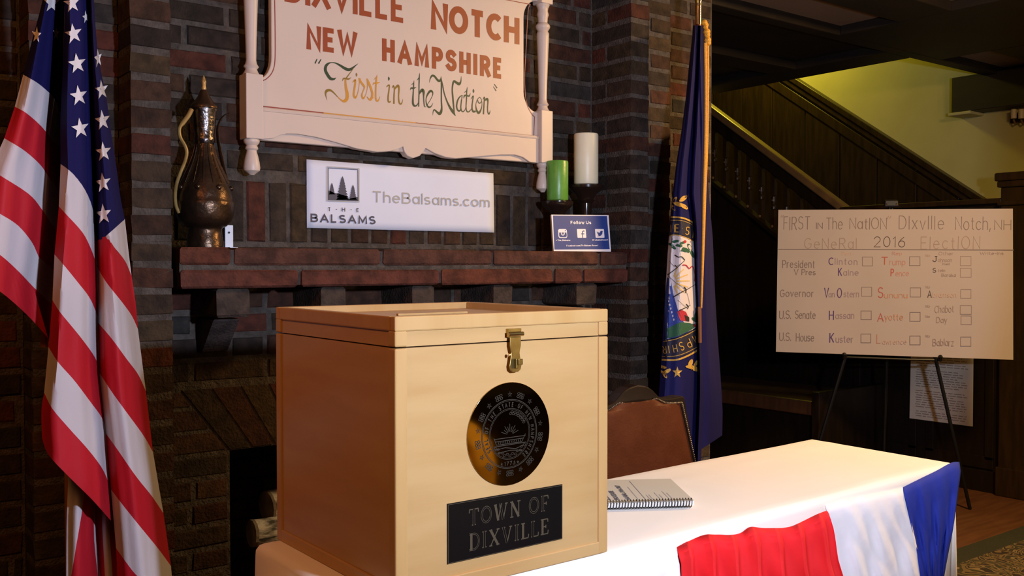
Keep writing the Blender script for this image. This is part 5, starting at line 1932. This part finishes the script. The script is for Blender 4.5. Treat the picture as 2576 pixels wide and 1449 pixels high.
m.build('spout', ew, smooth=True)

wb = MB()
a, b = at(566, 566, 2.575), at(587, 612, 2.575)
wb.box(a.x, b.x, 2.575, 2.58, MZ1, a.z, 'white_plastic')
wb.box(a.x, b.x, 2.54, 2.58, MZ1, MZ1+.004, 'white_plastic')
o = tag(wb.build('bracket', bevel=.0015), 'small white angle bracket on the mantel just behind the foot of the copper ewer', 'bracket')
h_ = MB()
c_ = at(576, 585, 2.5745)
h_.lathe([(.003, 0), (.003, .001)], (0, 0, 0), 'wick', 12)
ho = h_.build('screw_hole', o)
ho.matrix_parent_inverse = Matrix()
ho.rotation_euler = (pi/2, 0, 0)
ho.location = c_

# ------------------------------------------------------------- candles on turned holders
for nm, cx_, r, z0, z1, hr, mt, la, lb in (('candle', 2.110, .0365, 1.492, 1.626, .054, 'green_wax', 'short green pillar candle on a black turned holder at the right end of the mantel', 'shorter black turned candle holder carrying the green candle on the mantel'),
                                          ('candle', 2.239, .0425, 1.553, 1.728, .062, 'cream_wax', 'tall cream pillar candle on a black turned holder at the right end of the mantel', 'taller black turned candle holder carrying the cream candle on the mantel')):
    yy = 2.512
    c = thing(nm, la, 'candle', (cx_, yy, z0), 'pillar candles on the mantel')
    m = MB()
    m.lathe([(r*.97, z0+.0005), (r, z0+.004), (r, z1-.005), (r*.96, z1-.001), (r*.80, z1-.003), (.004, z1-.008)], (cx_, yy, 0), mt, 40)
    m.build('wax', c, smooth=True)
    m = MB()
    m.tube([(cx_, yy, z1-.008), (cx_, yy+.002, z1+.004)], .0012, 'wick', 6)
    m.build('wick', c)
    h = thing('candle_holder', lb, 'candle holder', (cx_, yy, MZ1), 'turned candle holders on the mantel')
    d = z0-MZ1
    m = MB()
    m.lathe([(.0, z0-.012), (hr*.8, z0-.012), (hr*.84, z0-.002), (hr*.84, z0), (hr, z0-.004), (hr, z0-.012), (hr*.86, z0-.022), (hr*.58, z0-.034), (hr*.42, z0-.05), (hr*.5, z0-.056)], (cx_, yy, 0), 'dark_wood_gloss', 36)
    m.build('cup', h, smooth=True)
    m = MB()
    m.lathe([(hr*.5, z0-.056), (hr*.34, z0-.066), (hr*.30, MZ1+d*.45), (hr*.42, MZ1+d*.34), (hr*.30, MZ1+d*.26), (hr*.38, MZ1+.026)], (cx_, yy, 0), 'dark_wood_gloss', 32)
    m.build('stem', h, smooth=True)
    m = MB()
    m.lathe([(hr*.98, MZ1), (hr*.98, MZ1+.010), (hr*.8, MZ1+.016), (hr*.4, MZ1+.027)], (cx_, yy, 0), 'dark_wood_gloss', 32)
    m.build('foot', h, smooth=True)

# ------------------------------------------------------------- blue card on the mantel
tl, tr, br, bl = at(1387, 540, 2.435), at(1531, 541, 2.435), at(1537, 630, 2.418), at(1393, 630, 2.418)
br.z = bl.z = MZ1+.001
cn = (br-bl).cross(tl-bl).normalized()
dd = ray(1531, 541)
tr = EYE+dd*((bl-EYE).dot(cn)/dd.dot(cn))
if cn.y > 0:
    cn = -cn
sc_ = thing('social_card', 'small blue card with white border and social icons on the mantel', 'card', (2.14, 2.42, MZ1))
m = MB()
m.prism([bl, br, tr, tl], cn, .007, 'card_white', 'card_back')
cb = m.build('card_stock', sc_)
m = MB()
mid = (tl+tr)/2
m.prism([bl*.8+br*.2-cn*.0072, bl*.8+br*.2-cn*.022, tl*.8+tr*.2-cn*.0072], (1, 0, 0), .003, 'card_back')
m.build('strut', sc_)
kp = Plane(bl, cn, (tl-bl), lift=.0004)
kfn = lambda l: (lambda a, b: kp.p(a, b, l))
k6 = lambda L: [(1380+x/13.17, 530+y/13.17) for x, y in L]
kq = lambda L: [kp.px(*p) for p in k6(L)]
m = MB()
i = m.add([kfn(0)(*p) for p in kq([(145, 160), (1935, 180), (2025, 1275), (195, 1290)])])
m.face((i, i+1, i+2, i+3), 'card_blue')


def fillp(L, l, mt):
    i = m.add([kfn(l)(*p) for p in kq(L)])
    m.face(range(i, i+len(L)), mt)


def rrect(x0, y0, x1, y1, r, sh=0):
    P = []
    for cx_, cy_, a0 in ((x1-r, y0+r, -90), (x1-r, y1-r, 0), (x0+r, y1-r, 90), (x0+r, y0+r, 180)):
        for k in range(5):
            a = radians(a0+90*k/4)
            y_ = cy_+r*sin(a)
            P.append((cx_+r*cos(a)+sh*(y_-y0)/(y1-y0), y_))
    return P


fillp(rrect(310, 608, 600, 905, 60, 20), .0003, 'card_white')
fillp([(345, 725), (590, 725), (600, 850), (560, 878), (390, 878), (352, 850)], .0006, 'card_blue')
circ = lambda x, y, r: [(x+r*cos(2*pi*k/18), y+r*sin(2*pi*k/18)) for k in range(18)]
fillp(circ(468, 760, 64), .0009, 'card_white')
fillp(circ(468, 758, 42), .0012, 'card_blue')
fillp(circ(468, 758, 30), .0013, 'card_white')
fillp(circ(466, 756, 24), .0015, 'ink_slate')
fillp(circ(552, 662, 18), .0009, 'card_blue')
fillp(rrect(935, 608, 1228, 897, 22, 22), .0003, 'card_white')
ribbon(m, kq([(1185, 680), (1150, 672), (1122, 700), (1120, 760), (1132, 897)]), .0017, kfn(.0006), 'card_blue')
ribbon(m, kq([(1075, 768), (1180, 768)]), .0014, kfn(.0006), 'card_blue')
fillp(rrect(1535, 608, 1830, 897, 22, 22), .0003, 'card_white')
fillp([(1595, 690), (1640, 720), (1700, 732), (1705, 690), (1735, 668), (1775, 676), (1798, 690), (1780, 712), (1778, 760), (1745, 815), (1690, 845), (1620, 845), (1605, 835), (1660, 818), (1622, 790), (1640, 785), (1605, 745), (1620, 745), (1592, 705)], .0006, 'card_blue')
word(m, 'Follow', k6([(730, 444)])[0], k6([(1185, 446)])[0], 108/13.17, kp, 1.5, 'card_white', .36)
word(m, 'Us', k6([(1240, 446)])[0], k6([(1412, 448)])[0], 108/13.17, kp, 1.5, 'card_white', .3)
word(m, '@The_Balsams', k6([(240, 1005)])[0], k6([(720, 1003)])[0], 4.0, kp, .75, 'card_white', .3)
word(m, '@BalsamsResort', k6([(1450, 995)])[0], k6([(1972, 990)])[0], 4.0, kp, .75, 'card_white', .3)
word(m, 'Facebook.com/TheBalsamsResort', k6([(592, 1186)])[0], k6([(1645, 1176)])[0], 4.2, kp, .75, 'card_white', .3)
m.build('printed_face', cb, recalc=False)

# ------------------------------------------------------------- staircase at the right
st = thing('staircase', 'dark wooden staircase with turned balusters rising away behind the handwritten board', 'staircase', (5.9, 4.0, 0))
HA, HB = atx(1782, 262, X1), atx(2130, 522, X1)
hs = (HA.z-HB.z)/(HA.y-HB.y)
hz = lambda y: HB.z+(y-HB.y)*hs
YE = 6.6
m = MB()
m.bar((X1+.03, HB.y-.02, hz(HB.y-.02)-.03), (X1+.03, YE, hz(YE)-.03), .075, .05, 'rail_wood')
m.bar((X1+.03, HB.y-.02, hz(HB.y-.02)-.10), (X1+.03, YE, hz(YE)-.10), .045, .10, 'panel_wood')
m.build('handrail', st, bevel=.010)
S1, S2 = atx(1785, 455, X1), atx(1930, 573, X1)
ss = (S1.z-S2.z)/(S1.y-S2.y)
szf = lambda y: S2.z+(y-S2.y)*hs
m = MB()
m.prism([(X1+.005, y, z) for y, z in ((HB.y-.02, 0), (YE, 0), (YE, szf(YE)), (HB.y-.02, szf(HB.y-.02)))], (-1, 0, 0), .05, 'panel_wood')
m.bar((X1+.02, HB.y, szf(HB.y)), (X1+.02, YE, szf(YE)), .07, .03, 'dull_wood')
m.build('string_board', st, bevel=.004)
first = None
y = HB.y+.06
while y < 5.6:
    if first is None:
        first = y
        m = MB()
        z0, z1 = szf(y), hz(y)-.14
        h = z1-z0
        X_ = X1+.03
        m.box(X_-.016, X_+.016, y-.016, y+.016, z0-.02, z0+.14, 'stair_wood')
        m.box(X_-.016, X_+.016, y-.016, y+.016, z1-.16, z1+.02, 'stair_wood')
        m.lathe([(.011, z0+.14), (.018, z0+.15), (.018, z0+.165), (.010, z0+.18), (.014, z0+h*.45), (.0185, z0+h*.5), (.0185, z0+h*.5+.016), (.012, z0+h*.5+.03), (.011, z1-.2), (.018, z1-.185), (.018, z1-.17), (.011, z1-.16)], (X_, y, 0), 'stair_wood', 14)
        m.sphere((X_-.018, y, z0+.030), .011, 'rail_wood', 8)  # paler beads added as highlights on the balusters
        m.sphere((X_-.017, y, z0+h*.5+.008), .006, 'rail_wood', 6)
        proto = m.build('baluster', st)
    else:
        b = proto.copy()
        COL.objects.link(b)
        b.location = (0, y-first, (y-first)*hs)
    y += .105
# half-height panelled side with cap
PY0 = 2.62
m = MB()
m.box(X1, X1+.05, PY0, HB.y, 0, 1.615, 'panel_wood')
for a, b in ((PY0+.02, PY0+.42), (PY0+.48, HB.y-.06)):
    m.box(X1-.010, X1+.001, a, a+.05, .18, 1.5, 'panel_wood')
    m.box(X1-.010, X1+.001, b-.05, b, .18, 1.5, 'panel_wood')
    m.box(X1-.010, X1+.001, a, b, 1.45, 1.5, 'panel_wood')
    m.box(X1-.010, X1+.001, a, b, .13, .20, 'panel_wood')
m.box(X1-.018, X1+.001, PY0, HB.y, 0, .12, 'panel_wood')
m.build('side_panel', st, bevel=.003)
m = MB()
m.box(X1-.03, X1+.08, PY0-.02, HB.y+.03, 1.615, 1.645, 'stair_wood')
m.build('cap_rail', st, bevel=.006)
m = MB()
NW = (5.36, 5.52, 2.44, 2.60)
m.box(*NW, 0, 1.70, 'stair_wood')
m.box(5.35, 5.53, 2.43, 2.61, 0, .16, 'stair_wood')
nwl = m.build('newel_post', st, bevel=.006)
m = MB()
m.box(5.335, 5.545, 2.415, 2.625, 1.735, 1.78, 'stair_wood')
m.box(5.345, 5.535, 2.425, 2.615, 1.70, 1.735, 'stair_wood')
m.box(5.345, 5.535, 2.425, 2.615, 1.60, 1.625, 'stair_wood')
m.build('newel_cap', nwl, bevel=.008)
m = MB()
pr_ = [(2.7, 0), (2.7, .18)]
yy, zz = 2.7, .18
while zz < 3.2:
    pr_ += [(yy+.26, zz), (yy+.26, zz+.182)]
    yy += .26
    zz += .182
pr_ += [(yy+.3, zz), (yy+.3, 0)]
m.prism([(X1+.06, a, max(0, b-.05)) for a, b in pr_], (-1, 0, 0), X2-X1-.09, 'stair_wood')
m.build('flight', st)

# wall lamp on the stair wall at the right edge
wl = thing('wall_lamp', 'wall lamp with two pale candle sleeves, unlit, at the right edge of the stairwell wall', 'lamp', atx(2562, 287, X2-.02))
c = atx(2562, 287, X2-.02)
m = MB()
m.box(X2-.03, X2-.001, c.y-.05, c.y+.05, c.z-.055, c.z+.0, 'stair_wood')
m.build('back_plate', wl, bevel=.006)
for px_ in (2550, 2569):
    q = atx(px_, 287, X2-.09)
    m = MB()
    m.tube([(X2-.03, q.y, q.z-.05), (X2-.07, q.y, q.z-.06), (X2-.09, q.y, q.z-.035)], .006, 'rail_wood', 8)
    m.build('arm', wl)
    m = MB()
    m.lathe([(.017, -.028), (.018, .028), (.015, .031)], q, 'sleeve_ivory', 16)
    m.build('candle_sleeve', wl, smooth=True)

# notice on the panelling
npx = [(2292, 868), (2449, 878), (2447, 1073), (2288, 1052)]
nx = X1-.0115
npt = [atx(x, y, nx) for x, y in npx]
no = thing('notice', 'typed paper notice pinned to the dark stair panelling below the handwritten board', 'notice', npt[3])
m = MB()
m.prism(npt[::-1], (-1, 0, 0), .001, 'notice_paper')
sh = m.build('sheet', no)
npl = Plane((nx, 0, 0), (-1, 0, 0), lift=.0006)
m = MB()
for k in range(30):
    t_ = .05+.031*k
    a = tuple(npx[0][j]*(1-t_)+npx[3][j]*t_ for j in (0, 1))
    b = tuple(npx[1][j]*(1-t_)+npx[2][j]*t_ for j in (0, 1))
    lo_, hi_ = .08+.02*RNG.random(), .92-.25*RNG.random()**2
    if k % 9 == 8:
        continue
    p_ = lambda s_: (a[0]+(b[0]-a[0])*s_, a[1]+(b[1]-a[1])*s_)
    q = lo_
    while q < hi_:
        q2 = min(hi_, q+RNG.uniform(.04, .14))
        ribbon(m, [npl.px(*p_(q)), npl.px(*p_(q2))], .0022, lambda a, b: npl.p(a, b), 'marker_faint')
        q = q2+.02
m.build('typed_lines', sh)

# bench against the stair panelling
bx_ = 4.72
ba, bb = atx(1790, 984, bx_), atx(2050, 1003, bx_)
zt_ = (ba.z+bb.z)/2
zb_ = atx(2044, 1047, bx_).z
bn = thing('bench', 'long low brown wooden bench in the dark beside the stair panelling', 'bench', (5.0, 3.9, 0))
y0b, y1b = bb.y, 4.9
m = MB()
m.box(bx_, 5.37, y0b, y1b, zb_, zt_, 'bench_wood')
m.build('seat', bn, bevel=.012)
m = MB()
m.box(bx_+.06, bx_+.09, y0b, y1b, 0, zb_, 'panel_wood')
m.build('front_board', bn)
for yy in (y0b-.05, y1b):
    m = MB()
    m.box(bx_-.03, 5.37, yy, yy+.05, 0, zt_+.06, 'panel_wood')
    m.build('end_panel', bn, bevel=.004)

# ------------------------------------------------------------- handwritten board on an easel
zl_, zr2 = 5.22, 4.905
TL, TR_, BR_, BL_ = [EYE+ray(x, y)*d for x, y, d in ((1958, 528, zl_), (2548, 525, zr2), (2549, 905, zr2), (1952, 885, zl_))]
bnrm = (TR_-TL).cross(BL_-TL).normalized()
if bnrm.y > 0:
    bnrm = -bnrm
hb = thing('handwritten_board', 'large white poster board with handwritten election names and tally boxes on a black easel', 'poster board', (BL_+BR_)/2)
m = MB()
m.prism([BL_, BR_, TR_, TL], bnrm, .006, 'board_paper')
brd = m.build('board', hb)
hpn = Plane(BL_, bnrm, (TL-BL_), lift=.0008)
m = MB()


def W(s_, x0, x1, y, cap, mt='marker_grey', th=1.7, gap=.22, y1=None):
    word(m, s_, (x0, y), (x1, y if y1 is None else y1), cap, hpn, th, mt, gap, .03)


W('FIRST', 1971, 2038, 578.5, 33, y1=577, gap=.3)
W('IN', 2053, 2070, 576, 16)
W('The', 2078, 2120, 577, 30)
W('NatION', 2137, 2231, 577, 29)
W('\u201c', 1964, 1972, 560, 18, 'marker_faint')
W('\u201d', 2232, 2242, 565, 20, 'marker_faint')
W('DIxvIlle', 2261, 2375, 577, 34, gap=.32)
W('Notch,', 2403, 2492, 578, 33)
W('NH', 2501, 2544, 578, 25)
W('GeNeRal', 2023, 2155, 626, 27, 'marker_faint', gap=.34)
W('2016', 2198, 2277, 622, 27, 'marker_black', gap=.3)
W('ElectION', 2316, 2466, 627, 32, 'marker_faint', gap=.36)
ribbon(m, [hpn.px(1958, 627), hpn.px(2550, 629)], .0022, lambda a, b: hpn.p(a, b), 'marker_grey')
W('President', 1968, 2050, 674, 20, gap=.3)
W('V Pres', 1997, 2052, 692, 15)
W('Governor', 1962, 2047, 747, 19, gap=.28)
W('U.S.', 1960, 1990, 802, 21)
W('Senate', 2000, 2052, 802, 21)
W('U.S.', 1960, 1990, 858, 21)
W('House', 2002, 2048, 859, 21)
W('C', 2084, 2098, 667, 19, 'marker_blue', 2.4)
W('linton', 2100, 2157, 666, 17, 'marker_lilac', gap=.36)
W('K', 2108, 2118, 694, 20, 'marker_blue', 2.4)
W('aine', 2121, 2160, 693, 16, 'marker_lilac', gap=.3)
W('V', 2073, 2085, 749, 25, 'marker_blue', 2.4)
W('an', 2084, 2100, 748, 15, 'marker_lilac')
W('O', 2105, 2118, 749, 25, 'marker_blue', 2.2)
W('stern', 2122, 2161, 748, 17, 'marker_lilac')
W('H', 2085, 2098, 804, 23, 'marker_blue', 2.6)
W('assan', 2101, 2149, 802, 17, 'marker_lilac')
W('K', 2086, 2098, 862, 24, 'marker_blue', 2.6)
W('uster', 2102, 2147, 862, 18, 'marker_lilac')
W('Dem', 2117, 2141, 642, 9, 'marker_pale', 1.1)
W('Rep', 2244, 2269, 642, 9, 'marker_pink', 1.1)
W('Other', 2361, 2399, 642, 9, 'marker_faint', 1.2)
W('Write-ins', 2465, 2525, 641, 8, 'marker_faint', 1.2)
W('T', 2216, 2234, 666, 20, 'marker_red', 2.4)
W('rump', 2237, 2278, 667, 16, 'marker_pink')
W('P', 2240, 2249, 695, 19, 'marker_red', 2.4)
W('ence', 2252, 2287, 695, 15, 'marker_pink')
W('S', 2208, 2222, 749, 27, 'marker_red', 2.2)
W('ununu', 2224, 2283, 750, 15, 'marker_orange', 1.4)
W('A', 2207, 2223, 808, 21, 'marker_red', 2.2)
W('yotte', 2225, 2272, 806, 17, 'marker_orange', 1.4)
W('L', 2205, 2216, 864, 23, 'marker_orange', 1.6)
W('awrence', 2219, 2281, 866, 14, 'marker_pale', 1.3)
for y_ in (646, 725, 773, 799, 848):
    W('lib', 2328, 2340, y_, 6, 'marker_faint', .8)
W('gr', 2328, 2337, 681, 6, 'marker_faint', .8) if 'g' in G else None
W('J', 2346, 2356, 659, 15, 'marker_black', 2.0)
W('ohnson', 2359, 2395, 659, 10, 'marker_faint', 1.2)
W('Weld', 2370, 2389, 667, 6, 'marker_faint', 1.1)
W('S', 2346, 2355, 686, 12, 'marker_black', 1.8)
W('tein', 2359, 2378, 684, 8, 'marker_faint', 1.2)
W('Baraka', 2368, 2405, 696, 8, 'marker_faint', 1.2)
W('A', 2333, 2344, 748, 18, 'marker_black', 2.2)
W('bramson', 2346, 2406, 748, 13, 'marker_pale', 1.3)
W('Chabot', 2351, 2400, 787, 18, 'marker_faint', 1.3, y1=785)
W('Day', 2355, 2383, 812, 15, 'marker_faint', 1.6)
W('BabIarz', 2346, 2400, 870, 18, 'marker_faint', 1.6)
for q in ((2169.6, 646.6, 2194.8, 668.8), (2167.7, 722.5, 2193, 745), (2166, 782, 2192, 804), (2166, 840, 2190.7, 862), (2288, 645.7, 2314.5, 668), (2290, 724, 2316, 747), (2289, 785.5, 2315, 808), (2289, 845, 2315, 867),
          (2416, 644.6, 2443, 668), (2416, 674.6, 2443.5, 697), (2417, 728, 2443, 750), (2416, 768, 2444, 790), (2418, 794, 2444, 816), (2417, 847, 2443, 870)):
    c4 = [hpn.px(q[0], q[1]), hpn.px(q[2], q[1]), hpn.px(q[2], q[3]), hpn.px(q[0], q[3])]
    ribbon(m, c4+[c4[0]], .0012, lambda a, b: hpn.p(a, b), 'marker_faint' if q[0] > 2300 else 'marker_grey')
m.build('handwriting', brd)

es = thing('easel', 'black metal tripod easel holding up the handwritten board', 'easel', (4.85, 2.75, 0))
bk = -bnrm
on = lambda x, y, d: EYE+ray(x, y)*((hpn.o-EYE).dot(hpn.n)/ray(x, y).dot(hpn.n))+bk*d
foot = atz(2440, 1282, 0)
topc = on(2242, 515, .02)
pr1 = on(2355, 903, .02)
m = MB()
m.tube([topc, pr1, foot+Vector((0, 0, .004))], .0095, 'easel_black', 10)
m.build('leg', es)
pl1 = on(2128, 895, .02)
fl = pl1+(pl1-topc)*((pl1.z-.004)/(topc.z-pl1.z))
m = MB()
m.tube([topc, pl1, fl], .0095, 'easel_black', 10)
m.build('leg', es)
bkf = Vector((bk.x, bk.y, 0)).normalized()
m = MB()
hr = topc+bkf*.30
m.tube([topc, Vector((min(hr.x, 5.1), hr.y, .004))], .0085, 'easel_black', 10)
m.build('leg', es)
m = MB()
m.tube([on(2128, 899, .02), on(2290, 905, .02), on(2355, 906, .02)], .006, 'easel_black', 8)
m.build('crossbar', es)
for x, y in ((2123, 893), (2363, 899)):
    m = MB()
    m.tube([on(x, y+6, .02), on(x, y+6, -.035), on(x, y-1, -.038)], .008, 'easel_black', 10)
    m.sphere(on(x, y-2, -.036), .0115, 'easel_black', 10)
    m.build('peg', es)
m = MB()
tcl = on(2242, 521, 0)
ud = (TL-BL_).normalized()
rd = (TR_-TL).normalized()
m.hexa([tcl-rd*.038-bnrm*.01, tcl+rd*.038-bnrm*.01, tcl+rd*.038+bnrm*.014, tcl-rd*.038+bnrm*.014, tcl-rd*.034-bnrm*.01+ud*.038, tcl+rd*.034-bnrm*.01+ud*.038, tcl+rd*.034+bnrm*.012+ud*.038, tcl-rd*.034+bnrm*.012+ud*.038], 'easel_black')
clamp = m.build('head_clamp', es, bevel=.008, segs=3)
for s_ in (-1, 1):
    m = MB()
    m.sphere(tcl+rd*.024*s_+bnrm*.013+ud*.014, .0045, 'polished_brass', 8)
    m.build('screw', clamp, smooth=True)

# ------------------------------------------------------------- patterned rug
rg = thing('rug', 'dark floral patterned rug with a plain green border on the wooden floor at lower right', 'rug', (5, 0, 0))
m = MB()
m.box(2.75, 6.35, -3.5, 2.20, .0005, .010, 'carpet_border')
m.build('border', rg, bevel=.003)
m = MB()
m.box(2.87, 6.23, -3.4, 2.08, .004, .0115, 'carpet_pattern')
m.build('field', rg)

# ------------------------------------------------------------- armchair across the room, mirrored in the brass seal
mat('gold_fabric', (0.80, 0.54, 0.10), 0.8, color2=(0.66, 0.43, 0.07), nscale=24, bump=0.3, bscale=90)
ac = thing('armchair', 'gold upholstered armchair across the room, seen mirrored in the brass seal', 'armchair', (2.17, -1.15, 0))
m = MB()
m.box(1.95, 2.39, -1.42, -.84, .30, .46, 'gold_fabric')
m.build('seat', ac, bevel=.04, segs=3)
m = MB()
m.box(1.88, 2.46, -1.58, -1.42, .22, 1.02, 'gold_fabric')
m.build('backrest', ac, bevel=.05, segs=3)
for x0, x1 in ((1.82, 1.95), (2.39, 2.52)):
    m = MB()
    m.prism([(x0, y, z) for y, z in ((-1.5, .18), (-.86, .18), (-.84, .40), (-.88, .50), (-1.0, .56), (-1.42, .62), (-1.5, .62))], (-1, 0, 0), x1-x0, 'gold_fabric')
    m.build('armrest', ac, bevel=.03, segs=3)
for xx_ in (1.88, 2.46):
    for yy in (-1.5, -.92):
        m = MB()
        m.tube([(xx_, yy, 0), (xx_, yy, .2)], [.018, .026], 'chair_wood', 10)
        m.build('leg', ac)
